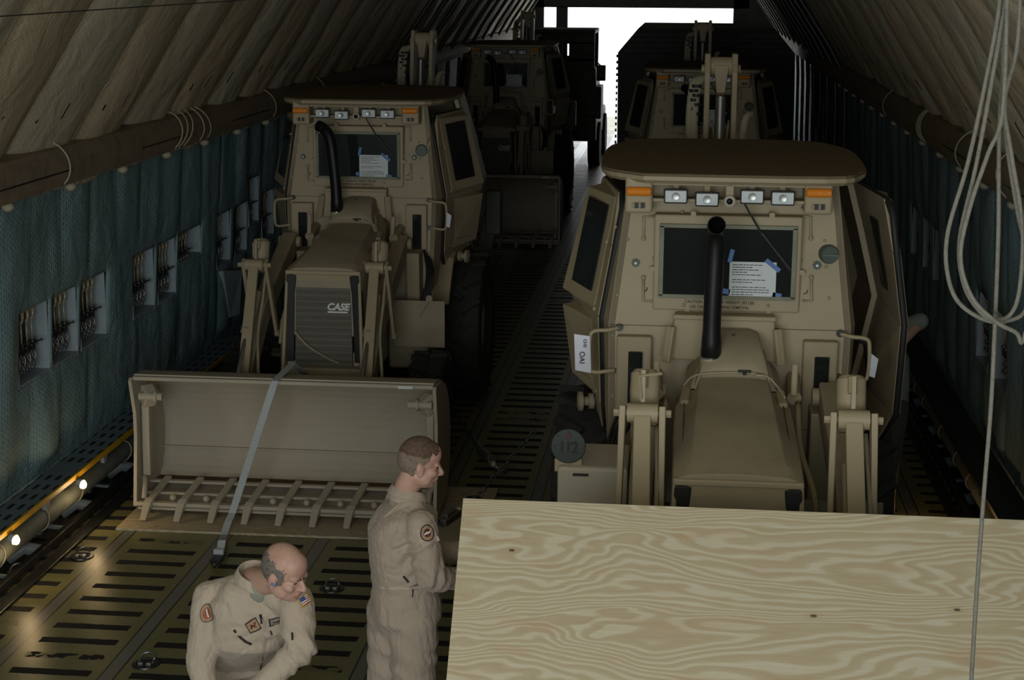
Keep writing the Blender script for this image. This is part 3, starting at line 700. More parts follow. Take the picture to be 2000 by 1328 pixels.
def make_loader(dz=0., door_open=False, tag12=False, A=False):
    root = empty('backhoe_loader'); lx = .06 if dz else -.10
    t = M['tan']
    # cab shell with open door bays, hollow
    cab = MB(); zs = [l[0] for l in LV]
    def ringp(z):
        _, yf, a, b = lvl(z)
        s1 = side_pt(1, 1.1, z).x
        return [V((-a, yf, z)), V((a, yf, z)), V((s1, 1.1, z)), V((s1-.04, 1.75, z)), V((s1-.2, 1.95, z)), V((-s1+.2, 1.95, z)), V((-s1+.04, 1.75, z)), V((-s1, 1.1, z))]
    vv = [[cab.bm.verts.new(q) for q in ringp(z)] for z in zs]
    for i in range(len(zs)-1):
        for j in range(8):
            if j in (1, 7): continue
            k = (j+1) % 8; cab._f([vv[i][j], vv[i][k], vv[i+1][k], vv[i+1][j]])
    cab._f(vv[0][::-1]); cab._f(vv[-1])
    body = cab.build('cab_body', t, root)
    so = body.modifiers.new('thick', 'SOLIDIFY'); so.thickness = .035; so.offset = -1
    # door posts
    for sd in (-1, 1):
        for y0, y1 in ((None, .10), (1.02, 1.1)):
            m = MB()
            for z0, z1 in zip(zs[:-1], zs[1:]):
                q = []
                for z in (z0, z1):
                    ya = lvl(z)[1] if y0 is None else y0
                    q.append([side_pt(sd, ya, z, -.035), side_pt(sd, ya, z, .002), side_pt(sd, y1, z, .002), side_pt(sd, y1, z, -.035)])
                m.hexa(q[0]+q[1])
            m.build('door_post', t, root)
    # doors, origin on the hinge line
    for sd in (-1, 1):
        hx = sd*.97; hy = 1.08
        d = MB(); y0, y1 = .13, 1.03
        for z0, z1 in zip(zs[:-1], zs[1:]):
            za, zb = max(z0, 1.36), min(z1, 2.80)
            q = []
            for z in (za, zb):
                yy0 = y0 + (.10 if z > 2.7 else 0) + (.18 if z < 1.4 else 0)
                q.append([side_pt(sd, yy0, z, -.02)-V((hx, hy, 0)), side_pt(sd, yy0, z, .03)-V((hx, hy, 0)), side_pt(sd, y1, z, .03)-V((hx, hy, 0)), side_pt(sd, y1, z, -.02)-V((hx, hy, 0))])
            d.hexa(q[0]+q[1])
        door = d.build('door', t, root, bevel=.008, loc=(hx, hy, 0))
        se = MB()
        zz = [1.37, 1.55, 2.08, 2.50, 2.72, 2.79]
        loop = [side_pt(sd, y0+.18 if z < 1.4 else (y0+.1 if z > 2.75 else y0), z, .004)-V((hx, hy, 0)) for z in zz]
        loop = [side_pt(sd, 1.0, 1.37, .004)-V((hx, hy, 0))] + loop + [side_pt(sd, 1.0, 2.79, .004)-V((hx, hy, 0))]
        se.tube(loop, .020, 6); se.build('rubber_seal', M['black'], door, smooth=True)
        def SP(y, z, o): return side_pt(sd, y, z, o)-V((hx, hy, 0))
        for nm, (wy0, wy1, wz0, wz1) in (('window_box', (.28, .80, 2.12, 2.76)), ('lower_window_box', (.32, .78, 1.58, 2.02))):
            def Q(y, z, oo): return SP(y, z, oo)
            o0, o1 = .035, .135
            bp = [Q(wy0-.03, wz0-.03, .02), Q(wy1+.03, wz0-.03, .02), Q(wy1+.03, wz1+.03, .02), Q(wy0-.03, wz1+.03, .02)]
            tp = [Q(wy0, wz0, o0), Q(wy1, wz0, o1), Q(wy1, wz1, o1), Q(wy0, wz1, o0)]
            m = MB(); m.hexa(bp+tp); wb = m.build(nm, t, door, bevel=.006)
            c = sum(tp, V())/4; n = (tp[1]-tp[0]).cross(tp[3]-tp[0]).normalized()
            if n.x*sd < 0: n = -n
            ip = [Q(wy0+.09, wz0+.06, 0), Q(wy1-.09, wz0+.06, 0), Q(wy1-.09, wz1-.06, 0), Q(wy0+.09, wz1-.06, 0)]
            ip = [p+n*((tp[0]-p).dot(n)) for p in ip]
            m = MB(); m.hexa([p-n*.01 for p in ip]+[p+n*.004 for p in ip]); m.build('glass', M['glass'], wb)
            if nm[0] == 'l': continue
            m = MB(); iq = [Q(wy0+.18, wz0+.10, -.024), Q(wy1-.12, wz0+.10, -.024), Q(wy1-.12, wz1-.12, -.024), Q(wy0+.18, wz1-.12, -.024)]
            m.hexa([p for p in iq]+[p+V((-sd*.004, 0, 0)) for p in iq]); m.build('inner_glass', M['glass'], wb)
        hd = MB()
        q = SP(.62, 1.44, .05); hd.lathe([(0, .05), (.03, .05), (.03, .03), (.07, .03), (.07, .062), (.095, .062), (.095, .04), (.10, .04)], q, (sd, -.2, 0), 18); hd.build('door_wheel', M['tan_dull'], door, smooth='auto')
        hd = MB(); hd.bar(SP(.46, 1.52, .035), SP(.46, 1.42, .035), .05, .012); hd.bar(SP(.50, 1.46, .035), SP(.50, 1.30, .035) if False else SP(.50, 1.40, .035), .02, .012); hd.build('latch', M['ink'], door)
        for (y, z) in ((.25, 1.6), (.25, 2.1), (.28, 2.5), (.9, 2.1), (.95, 1.5)): bt = MB(); bt.ball(SP(y, z, .03), .014, 8, 5); bt.build('bolt', t, door)
        if door_open and sd > 0: door.rotation_euler = (0, 0, R(16))
    # seat and dark interior seen through the open door
    st = MB(); st.box((0, 1.0, 1.45), (.5, .5, .14)); st.box((0, 1.22, 1.8), (.48, .14, .7), Matrix.Rotation(R(-8), 3, 'X')); st.build('seat', M['black'], root, bevel=.03, seg=3)
    st = MB(); st.tube([(.0, .25, 1.3), (0, .38, 1.85)], .03, 8); st.tube([(.17*math.cos(a), .40+.08*math.sin(a), 1.88+.15*math.sin(a)) for a in [2*PI*j/20 for j in range(21)]], .014, 8); st.build('steering_wheel', M['black'], root, smooth=True)
    if door_open:
        st = MB(); st.box((.60, .42, 1.75), (.10, .22, .35)); st.box((.62, .3, 1.98), (.12, .14, .12)); st.tube([(.70, .4, 1.95), (.82, .42, 1.9), (.86, .5, 1.7), (.84, .6, 1.4)], .012, 8)
        st.build('lock_mechanism', M['darksteel'], root, bevel=.01)
        st = MB(); st.box((.66, .16, 1.98), (.05, .03, .10)); st.build('hinge_block', t, root, bevel=.004)
    # roof
    rf = MB(); o2 = [(-.50, -.20), (.50, -.20), (.70, .02), (.765, .35), (.775, 1.15), (.70, 1.6), (.46, 1.92), (-.46, 1.92), (-.70, 1.6), (-.775, 1.15), (-.765, .35), (-.70, .02)]
    sm = [ (p.x, p.y) for p in smoothpts([V((a, b, 0)) for a, b in o2+[o2[0]]], 4)[:-1]]
    rf.rings([[(a*.995, b, 2.948) for a, b in sm], [(a*1.0, b, 2.952) for a, b in sm], [(a*.995, .86+(b-.86)*.995, 2.962) for a, b in sm]])
    ro = rf.build('roof', M['roof'], root); ro['label'] = 'brown anti-skid roof plate'
    m = MB(); m.rings([[(a*.975, .86+(b-.86)*.975, 2.905) for a, b in sm], [(a*1.0, b, 2.925) for a, b in sm], [(a*1.005, b, 2.947) for a, b in sm]]); m.build('roof_rim', t, root)
    # light bar recess and lamps
    m = MB(); m.box((0, -.03, 2.80), (.98, .10, .02)); m.bar((-.50, -.085, 2.895), (.50, -.085, 2.895), .03, .02); m.build('light_shelf', t, root, bevel=.004)
    for sx in (-1, 1):
        c = F(1248, 374, -.13) if sx < 0 else F(1600, 377, -.13)
        m = MB(); m.box((c.x, -.02, c.z-.02), (.155, .20, .21)); m.build('marker_bracket', t, root, bevel=.018, seg=3)
        m = MB(); m.box((c.x, -.13, c.z), (.145, .035, .052)); a = m.build('amber_lamp', M['amber'], root, bevel=.02, seg=3); a['label'] = 'amber marker lamp'
        m = MB(); m.box((c.x, -.125, c.z-.078), (.075, .02, .030)); m.build('marker_socket', M['tan_dull'], root, bevel=.006)
        m = MB(); m.box((c.x-.012, -.137, c.z-.078), (.022, .008, .030)); m.box((c.x+.022, -.137, c.z-.078), (.02, .008, .030)); m.build('socket_slot', M['ink'], root)
    for i, (px, py) in enumerate(((1320, 383), (1381, 389), (1469, 384), (1529, 387))):
        c = F(px, py, -.15)
        m = MB(); m.hexa([(c.x-.065, -.16, c.z-.042), (c.x+.065, -.16, c.z-.042), (c.x+.05, -.07, c.z-.032), (c.x-.05, -.07, c.z-.032), (c.x-.07, -.16, c.z+.042), (c.x+.07, -.16, c.z+.042), (c.x+.055, -.07, c.z+.032), (c.x-.055, -.07, c.z+.032)])
        h = m.build('work_lamp', M['black'], root, bevel=.006)
        m = MB(); m.box((c.x, -.165, c.z), (.118, .012, .066)); l = m.build('lens', M['lens'], h, bevel=.005); l['label'] = 'clear ribbed lens'
        m = MB(); m.lathe([(0, .024), (.006, .020), (.004, .008)], (c.x, -.170, c.z), (0, -1, 0), 16); m.build('reflector', M['lens_bowl'], l, smooth='auto')
        m = MB(); m.bar((c.x, -.10, c.z+.03), (c.x, -.07, c.z+.09), .03, .012); m.build('bracket', t, h)
    c = F(1425, 393, -.12)
    m = MB(); m.lathe([(0, .036), (.05, .034), (.05, .022), (.03, .02)], (c.x, -.08, c.z), (0, -1, 0), 20); m.build('camera_housing', t, root, smooth='auto')
    m = MB(); m.lathe([(0, .019), (.012, .016), (.016, .001)], (c.x, -.115, c.z), (0, -1, 0), 16); m.build('camera_lens', M['glass'], root, smooth=True)
    m = MB(); m.lathe([(0, .022), (.003, .022), (.003, .019)], (c.x, -.130, c.z), (0, -1, 0), 20, cap=False); m.build('lens_ring', M['steel'], root)
    m = MB(); m.box((c.x, -.09, c.z+.055), (.045, .04, .06)); m.bar((c.x-.02, -.10, c.z+.08), (c.x-.02, -.10, c.z+.11), .016, .016); m.bar((c.x+.02, -.10, c.z+.08), (c.x+.02, -.10, c.z+.11), .016, .016); m.build('mount_clamp', t, root, bevel=.004)
    # windscreen
    q = [front_pt(-.375, 2.165, 0), front_pt(.455, 2.175, 0), front_pt(.455, 2.685, 0), front_pt(-.375, 2.675, 0)]
    # inner darker rubber/clear border
    m = MB(); m.prism([(-.437, 2.165), (.392, 2.165), (.392, 2.715), (-.437, 2.715)], -.055, .06, 'y')
    m.build('windscreen_plate', t, root, bevel=.01)
    def yf(z): return lvl(z)[1]
    gx0, gx1, gz0, gz1 = -.395, .352, 2.25, 2.655
    gx0 += .0; 
    m = MB(); m.box(((gx0+gx1)/2, -.062, (gz0+gz1)/2), (gx1-gx0, .02, gz1-gz0)); m.build('glass', M['glass'], root, bevel=.004)
    m = MB()
    for (x0, x1, z0, z1) in ((gx0-.012, gx1+.012, gz1-.012, gz1+.01), (gx0-.012, gx1+.012, gz0-.01, gz0+.012), (gx0-.012, gx0+.014, gz0, gz1), (gx1-.014, gx1+.012, gz0, gz1)):
        m.box(((x0+x1)/2, -.070, (z0+z1)/2), (x1-x0, .016, z1-z0))
    m.build('window_gasket', M['gasket'], root, bevel=.003)
    # paper sheet behind the glass, its lines, and the blue tape
    pc = V((F(1470, 545, -.08).x, -.0745, F(1470, 547, -.08).z))
    m = MB(); m.box(pc, (.262, .002, .205)); pa = m.build('paper_notice', M['paper'], root); pa['label'] = 'white printed sheet taped in the windscreen'
    m = MB()
    lines = [(.72, 0), (.42, 0), (.55, 0), (.28, 0), (.68, 0), None, (.74, 0), (.48, 0), None, (.74, 0), (.88, 0), (.84, 0), (.50, 0)]
    for i, ln in enumerate(lines):
        if ln is None: continue
        x0 = -.115; 
        zz = .085-.0142*i
        xx = x0; endx = x0+.235*ln[0]
        rnd = random.Random(i)
        while xx < endx:
            w_ = rnd.uniform(.008, .03); m.box((pc.x+xx+w_/2, pc.y-.0015, pc.z+zz), (w_, .0008, .0042)); xx += w_+.004
    m.build('printed_lines', M['ink'], pa)
    for o_, d_, ag in (((-.125, -.001, .135), (.024, .001, .075), 12), ((.11, -.001, .085), (.10, .001, .026), 38), ((.14, -.0005, -.085), (.05, .001, .026), 10), ((-.145, -.0005, -.07), (.04, .001, .03), 10)):
        m = MB(); m.box(pc+V(o_), d_, Matrix.Rotation(R(ag), 3, 'Y')); m.build('blue_tape', M['tape'], root)
    for a_, b_ in ((-.22, 2.722), (.22, 2.722), (-.24, 2.16), (.22, 2.16), (-.445, 2.4), (.40, 2.4)):
        m = MB(); m.lathe([(0, .016), (.02, .016)], (a_, -.035, b_), (0, -1, 0), 12); m.build('frame_lug', t, root, smooth='auto')
    # stencilled warning
    tz = F(1430, 588, -.06).z
    text_obj('stencil_text', 'CAUTION - WINDOW WEIGHT 205 LBS', .026, M['stencil'], root, (F(1405, 588, -.06).x, -.0565, 2.218), xs=.85, ext=.0006, bold=.0004)
    text_obj('stencil_text', 'USE CAUTION DURING REMOVAL', .026, M['stencil'], root, (F(1405, 588, -.06).x, -.0565, 2.189), xs=.85, ext=.0006, bold=.0004)
    # wiper
    m = MB(); a = F(1455, 400, -.12); b = F(1490, 462, -.1); c = F(1545, 535, -.09)
    a.y, b.y, c.y = -.10, -.088, -.082
    m.tube([a, b], .006, 6); m.tube([b+V((0, 0, .02)), c], .0045, 6); m.bar(b+V((-.01, 0, .02)), c+V((0, 0, .02)), .012, .008); m.build('wiper', M['ink'], root, smooth='auto')
    # removal rails (hinge rods) beside the windscreen
    for sx, xa, xb in ((-1, 1278, 1256), (1, 1568, 1586)):
        for y0, y1, cap_ in ((425, 470, 1), (545, 590, 0)):
            m = MB(); pA = F(xb, y0+4 if cap_ else y0, -.07); pB = F(xb, y1, -.07); pC = F(xa, y0+2 if cap_ else y1, -.07)
            for p in (pA, pB, pC): p.y = lvl(p.z)[1]-.012
            if cap_: m.tube([pC, pA, pB], .009, 6); m.ball(pB, .014, 8, 6)
            else: m.tube([pA, pB, pC], .009, 6); m.ball(pA, .014, 8, 6)
            m.build('release_rail', t, root, smooth=True)
    for px, py, s_ in ((1265, 405, 1), (1575, 409, 1), (1260, 565, 0), (1574, 570, 0)):
        p = F(px, py, -.05); p.y = lvl(p.z)[1]-.002; m = MB()
        if s_: m.tube([p+V((-.022, 0, -.008)), p+V((-.01, 0, .006)), p+V((.012, 0, .008)), p+V((.024, 0, -.002))], .003, 5)
        else: m.tube([p+V((-.012, 0, -.02)), p+V((.008, 0, -.012)), p+V((.012, 0, .006))], .003, 5)
        m.build('arrow_mark', M['ink'], root)
    for sx in (0, 1):
        p = F((1241, 1597)[sx], (516, 521)[sx], -.05); p.y = lvl(p.z)[1]; m = MB()
        m.lathe([(0, .024), (.018, .024), (.018, .012), (.024, .010)], p, (0, -1, 0), 8); pl = m.build('gun_port', M['green'], root, smooth='auto')
        m = MB(); m.lathe([(.018, .010), (.026, .008)], p, (0, -1, 0), 10); m.build('port_plug', M['white'], pl)
    p = F(1628, 497, 0); p.y = lvl(p.z)[1]; p.x -= .03; m = MB(); m.lathe([(-.05, .052), (.03, .054), (.045, .048), (.045, .02)], p, (.2, -1, 0), 24); vc = m.build('vent_cap', M['green'], root, smooth='auto')
    vc['label'] = 'round dark green vent cap'
    m = MB(); m.box(p+V((.012, -.05, .0)), (.085, .012, .012)); m.build('cap_grip', M['green'], vc)
    # bolts on the front
    for px, py in ((1200, 448), (1225, 472), (1205, 578), (1613, 475), (1615, 525), (1620, 585), (1622, 420), (1197, 655), (1197, 770), (1197, 875), (1335, 596), (1500, 597), (1332, 419), (1506, 421), (1277, 508), (1565, 512)):
        q = F(px, py, -.06); q.y = lvl(max(q.z, 1.3))[1]-(.03 if 1270 < px < 1570 and py < 600 else .0); m = MB(); m.ball(q, .011, 8, 5); m.build('bolt', t, root)
    m = MB(); zz = F(1430, 640, -.05).z; m.bar((-.68, lvl(zz)[1]-.001, zz), (.68, lvl(zz)[1]-.001, zz), .004, .003); m.build('panel_seam', M['stencil'], root)
    # small lower windows
    for x0, x1 in ((-.635, -.435), (.42, .615)):
        z0, z1 = 1.50, 2.02; y = -.10
        m = MB(); m.prism([(x0, z0), (x1, z0), (x1, z1), (x0, z1)], y-.035, y+.04, 'y'); wf = m.build('small_window_frame', t, root, bevel=.012, seg=2)
        m = MB(); m.box(((x0+x1)/2+.01, y-.038, (z0+z1)/2-.02), (.085, .012, z1-z0-.13)); m.build('glass', M['glass'], wf, bevel=.006)
        m = MB(); m.box(((x0+x1)/2+.047, y-.039, (z0+z1)/2-.02), (.010, .010, z1-z0-.13)); m.build('glass_edge', M['green'], wf)
    # grab handles
    for sx in (-1, 1):
        xa = sx*.655; y0 = -.08; z1 = 2.06; z0 = 1.80
        m = MB(); m.tube(smoothpts([(xa-sx*.03, y0, z1), (xa+sx*.03, y0-.03, z1-.01), (xa+sx*.115, y0-.03, z1-.02), (xa+sx*.135, y0-.03, z1-.07), (xa+sx*.135, y0-.03, z0+.04), (xa+sx*.11, y0-.03, z0), (xa+sx*.02, y0-.03, z0+.01), (xa-sx*.03, y0, z0+.01)], 4), .012, 8)
        gh = m.build('grab_handle', t, root, smooth=True)
        for zb_, yb_ in ((z1, y0), (z0+.01, y0-.02)): m = MB(); m.lathe([(0, .022), (.012, .020)], (xa-sx*.03, yb_, zb_), (0, -1, 0), 12); m.build('boss', M['darksteel'], gh, smooth='auto')
        if tag12 and sx < 0:
            m = MB(); m.hexa([(xa-.215, y0-.06, z0+.015), (xa-.125, y0-.055, z0+.0), (xa-.122, y0-.05, z0+.0), (xa-.212, y0-.055, z0+.015), (xa-.225, y0-.05, z0+.225), (xa-.135, y0-.05, z0+.215), (xa-.132, y0-.046, z0+.215), (xa-.222, y0-.046, z0+.225)])
            tg = m.build('paper_tag', M['tag_white'], root); tg['label'] = 'white plastic covered tag tied to the grab handle'
            text_obj('tag_text', 'OAI', .042, M['ink'], tg, (xa-.178, y0-.0605, z0+.09), rot=(PI/2, R(90), 0), ext=.0004, bold=.0006)
            text_obj('tag_text', 'CHS', .026, M['ink'], tg, (xa-.162, y0-.0595, z0+.175), rot=(PI/2, R(90), 0), ext=.0004, bold=.0004)
        if sx > 0:
            m = MB(); m.hexa([(xa+.14, y0-.05, z0+.03), (xa+.17, y0-.05, z0+.02), (xa+.17, y0-.046, z0+.02), (xa+.14, y0-.046, z0+.03), (xa+.145, y0-.05, z0+.16), (xa+.185, y0-.05, z0+.13), (xa+.185, y0-.046, z0+.13), (xa+.145, y0-.046, z0+.16)])
            m.build('plastic_tag', M['tag_white'], root)
    # cowl bracket behind the hood
    m = MB(); m.prism([(-.33, 1.90), (.27, 1.90), (.25, 2.16), (-.31, 2.16)], -.17, -.05, 'y'); m.box((-.03, -.175, 2.15), (.58, .02, .03))
    m.build('cowl', t, root, bevel=.01)
    for sx in (-1, 1):
        m = MB(); m.bar((-.03+sx*.295, -.20, 2.10), (-.03+sx*.32, -.24, 1.90), .05, .03); m.build('cowl_arm', t, root, bevel=.006)
        m = MB(); m.bar((-.02+sx*.38, -.40, 1.95), (-.02+sx*.375, -.45, 1.78), .035, .03); m.build('hood_stop', t, root, bevel=.008)
        m = MB(); m.tube([(-.02+sx*.39, -.10, 1.80), (-.02+sx*.38, -.42, 1.76)], .040, 12); m.build('hood_sleeve', t, root, smooth='auto')
    # hood: lofted sections y, half width, top z, edge z
    hx = .02
    secs = [(-.16, .255, 2.075, 1.86, .15), (-.40, .27, 2.055, 1.84, .155), (-.52, .285, 2.02, 1.80, .175), (-.60, .30, 1.945, 1.765, .19), (-.62, .315, 1.915, 1.75, .20), (-1.1, .318, 1.845, 1.725, .225), (-1.68, .315, 1.755, 1.70, .25), (-1.77, .31, 1.715, 1.68, .255)]
    def hsec(s_, zb):
        y, w, zt, ze, fl = s_
        return [V((hx+a, y, b)) for a, b in [(-w, zb), (-w, ze-.03), (-w*.985, ze), (-fl*1.06, ze+(zt-ze)*.45), (-fl*.9, zt-.008), (-fl*.5, zt), (0, zt+.003), (fl*.5, zt), (fl*.9, zt-.008), (fl*1.06, ze+(zt-ze)*.45), (w*.985, ze), (w, ze-.03), (w, zb)]]
    m = MB(); m.rings([hsec(s_, 1.15) for s_ in secs]); hood = m.build('hood', M['tan_dull'], root, smooth='auto', bevel=.006)
    # raised rear hood cap
    m = MB(); cap = [(-.20, .165, 2.10), (-.42, .175, 2.082), (-.575, .205, 2.00), (-.605, .215, 1.96)]
    m.rings([[V((hx+w_*a, y+(.05*(1-abs(a)) if False else 0), z-(.0 if abs(a) < .8 else .02)-(0 if abs(a) < 1 else .10))) for a in (-1.12, -1, -.85, -.5, 0, .5, .85, 1, 1.12)] for y, w_, z in cap])
    m.build('hood_cap', M['tan_dull'], root, smooth='auto', bevel=.008)
    m = MB(); m.tube(smoothpts([(hx-.27, -.62, 1.86), (hx-.2, -.625, 1.925), (hx, -.63, 1.945), (hx+.16, -.625, 1.935), (hx+.23, -.64, 1.88), (hx+.27, -.74, 1.84)], 5), .006, 6); m.build('hood_cable', t, root, smooth=True)
    m = MB(); m.box((hx+.055, -.63, 1.953), (.07, .02, .012)); m.box((hx+.055, -.65, 1.945), (.02, .03, .012)); m.build('hood_latch', M['ink'], root, bevel=.003)
    m = MB(); m.box((hx+.135, -.65, 1.94), (.04, .025, .012)); m.build('latch_tag', t, root, bevel=.003)
    m = MB(); m.lathe([(0, .012), (.006, .010)], (hx+.0, -.36, 2.092), (0, -.15, 1), 3); m.build('warning_mark', M['ink'], root)
    for sx in (-1, 1):
        m = MB(); m.bar((hx+sx*.25, -.56, 1.83), (hx+sx*.262, -.74, 1.795), .05, .03); m.build('hood_tab', t, root, bevel=.01)
        m = MB(); m.tube([(hx+sx*.262, -.55, 1.812), (hx+sx*.268, -1.72, 1.708)], .0025, 5); m.build('hood_joint', M['stencil'], root)
    # exhaust stack with a bend at the top
    if A: ex = [F(1382, 702, -.50)]; bx = -.125; top = [(bx, -.52, 1.99), (bx-.005, -.52, 2.22), (bx-.03, -.52, 2.50), (bx-.055, -.53, 2.66), (bx-.10, -.56, 2.735), (bx-.135, -.60, 2.76)]
    else: bx = -.105; top = [(bx, -.52, 1.99), (bx, -.52, 2.25), (bx+.005, -.52, 2.55), (bx+.005, -.54, 2.68), (bx+.005, -.60, 2.735), (bx+.005, -.68, 2.75)]
    m = MB(); rs_ = [.052, .042]+[.040]*40; sp_ = smoothpts(top, 6)
    q_ = [V(top[0])+V((0, 0, -.02)), V(top[0])+V((0, 0, .10))] + [p for p in sp_ if p.z > top[0][2]+.13 or p.y < -.55]
    m.tube(q_, [.056, .054]+[.049]*(len(q_)-2), 16, cap=False)
    ep = m.build('exhaust_stack', M['exhaust'], root, smooth='auto'); sx_ = ep.modifiers.new('t', 'SOLIDIFY'); sx_.thickness = .004
    m = MB(); m.lathe([(0, .062), (.10, .058)], (bx, -.52, 1.90), (0, 0, 1), 20); m.build('stack_base', t, root, smooth='auto')
    m = MB(); m.lathe([(0, .060), (.008, .060)], (bx, -.52, 2.0), (0, 0, 1), 20); m.bar((bx+.04, -.53, 2.004), (bx+.065, -.53, 2.004), .01, .008); m.build('stack_clamp', M['chrome'], root, smooth='auto')
    # nose
    fy = -1.775
    m = MB()
    for sx in (-1, 1): m.hexa([V((hx+sx*a, y, z)) for a, y, z in ((.285, fy, 1.67), (.31, fy, 1.67), (.31, fy+.10, 1.67), (.285, fy+.10, 1.67))] + [V((hx+sx*a, y, z)) for a, y, z in ((.315, fy-.10, .86), (.345, fy-.10, .86), (.345, fy+.2, .86), (.315, fy+.2, .86))])
    m.box((hx, fy+.02, 1.675), (.62, .07, .035))
    m.build('nose_frame', t, root, bevel=.01)
    m = MB(); m.hexa([(hx-.24, fy+.01, 1.55), (hx+.24, fy+.01, 1.55), (hx+.24, fy+.12, 1.55), (hx-.24, fy+.12, 1.55), (hx-.24, fy-.0, 1.66), (hx+.24, fy-.0, 1.66), (hx+.24, fy+.1, 1.66), (hx-.24, fy+.1, 1.66)]); m.build('nose_header', t, root, bevel=.005)
    for sx in (-1, 1):
        m = MB(); m.rings([[V((hx+sx*(x0+dx_), fy+dy, z)) for dx_, dy in ((0, 0), (.085, -.01), (.085, .06), (0, .06))] for x0, dx0, z, dy0 in ((.215, 0, 1.655, 0), (.235, 0, 1.5, 0), (.245, 0, 1.2, 0), (.25, 0, .93, 0))])
        m.build('grille_side', M['black'], root, bevel=.008)
    m = MB(); m.hexa([(-.24, -.02, -.40), (.24, -.02, -.40), (.24, .05, -.40), (-.24, .05, -.40), (-.225, .0, .26), (.225, .0, .26), (.225, .06, .26), (-.225, .06, .26)])
    gr = m.build('grille', M['grille'], root, loc=(hx, fy+.0, 1.29)); gr['label'] = 'perforated radiator grille'
    text_obj('maker_lettering', 'CASE', .078, M['white'], gr, (.125, -.022, .108), ext=.002, bold=.0035, shear=.25, xs=1.0)
    m = MB(); m.box((.122, -.018, .066), (.165, .008, .014)); m.build('lettering_underline', M['white'], gr)
    m = MB(); m.tube(smoothpts([(-.235, -.04, -.10), (-.12, -.05, -.22), (.05, -.05, -.32), (.13, -.03, -.36)], 5), .010, 8); m.build('grille_cable', M['tan_dull'], gr, smooth=True)
    m = MB(); m.hexa([(hx-.37, fy-.08, .66), (hx+.37, fy-.08, .66), (hx+.34, fy+.3, .66), (hx-.34, fy+.3, .66), (hx-.345, fy-.10, .90), (hx+.345, fy-.10, .90), (hx+.33, fy+.3, .90), (hx-.33, fy+.3, .90)]); m.build('nose_bumper', t, root, bevel=.01)
    # chassis, axle
    m = MB(); m.box((0, .2, .85), (.62, 3.9, .32)); m.box((0, .95, 1.12), (1.3, 1.9, .28)); m.box((0, -1.15, .50), (1.25, .16, .16)); m.box((0, .85, .72), (1.4, .22, .22)); m.build('chassis', M['tan_rust'], root, bevel=.015)
    for sx in (-1, 1):
        wheel(root, (sx*.80, -1.15, .44), .44, .30, .22); wheel(root, (sx*.87, .95, .71), .71, .36, .36)
        m = MB(); m.prism([(-.05, 1.10), (.12, 1.30), (.30, 1.47), (.60, 1.55), (1.45, 1.55), (1.75, 1.35), (1.75, 1.30), (1.45, 1.49), (.60, 1.49), (.33, 1.42), (.16, 1.25), (.0, 1.08)], sx*.56, sx*.80, 'x'); m.build('fender', t, root, bevel=.008) if sx > 0 else m.bm.free()
        m = MB(); m.box((sx*.50, -.28, .80), (.36, .42, .42)); m.build('side_tank', M['tan_dull'], root, bevel=.02)
        m = MB(); m.box((sx*.70, -.30, .40), (.24, .28, .03)); m.box((sx*.70, -.30, .66), (.24, .24, .03)); m.bar((sx*.60, -.3, .38), (sx*.60, -.25, 1.0), .03, .1); m.build('step', M['tan_dull'], root, bevel=.005)
    m = MB(); m.box((.62, -.62, 1.03), (.46, .02, .42)); m.build('side_plate', M['tan_dull'], root, bevel=.004)
    m = MB(); m.bar((.62, -.66, 1.10), (.72, -.66, 1.27), .05, .02); m.lathe([(0, .03), (.02, .03)], (.72, -.66, 1.27), (0, -1, 0), 12); m.build('lifting_eye', M['tan_dull'], root, smooth='auto')
    # load box with round plate, left front
    if dz:
     m = MB(); m.box((-.70, -1.05, 1.41), (.36, .46, .34)); bx_ = m.build('tool_box', M['tan_rust'], root, bevel=.02)
     m = MB(); m.bar((-.80, -1.285, 1.54), (-.72, -1.285, 1.54), .004, .014); m.build('box_label', M['ink'], bx_)
    if tag12:
        pl = atY(1110, 871, 8.05); c = V((pl.x-BX, 8.05-BY, pl.z))
        m = MB(); m.lathe([(-.012, .088), (0, .09), (.004, .086)], c, (0, -1, .1), 36); cp = m.build('round_plate', M['plate_green'], root, smooth='auto'); cp['label'] = 'round dark green plate with black 1|2 figures'
        text_obj('plate_figures', '1|2', .085, M['ink'], cp, c+V((0, -.0065, -.01)), ext=.001, bold=.002)
        m = MB(); m.lathe([(0, .014), (.002, .014)], c+V((0, -.005, .055)), (0, -1, .1), 10); m.build('red_mark', paint('dull_red_mark', (.10, .02, .02), .6), cp)
        for a in range(0, 360, 45): m = MB(); m.ball(c+V((.075*math.cos(R(a)), -.007, .075*math.sin(R(a)))), .005 if a % 180 else .008, 8, 5); m.build('rivet', M['steel'], cp)
        m = MB(); m.box((c.x, c.y+.03, c.z-.105), (.14, .05, .07)); m.build('plate_bracket', t, root, bevel=.004)
    # ---------------- loader arms
    def up(p): return V((p[0], p[1], p[2]+dz*max(0, min(1.0, -p[1]/1.5))))
    for sx in (-1, 1):
        px_ = sx*.507+lx
        # tower and arm
        m = MB(); m.bar(up((sx*.50+.02, -.22, 1.0)), up((sx*.50+.02, -.26, 1.62)), .12, .20); m.build('loader_tower', t, root, bevel=.01)
        m = MB(); m.bar(up((px_, -.28, 1.70)), up((px_, -1.42, 1.24)), .13, .17, .12, .20); m.bar(up((px_, -1.38, 1.28)), up((px_, -2.30, .42)), .12, .20, .10, .13); m.build('loader_arm', M['tan_dull'], root, bevel=.012)
        m = MB(); m.tube([up((px_-.10, -.30, 1.69)), up((px_+.10, -.30, 1.69))], .05, 14); m.build('arm_pivot', t, root, smooth='auto')
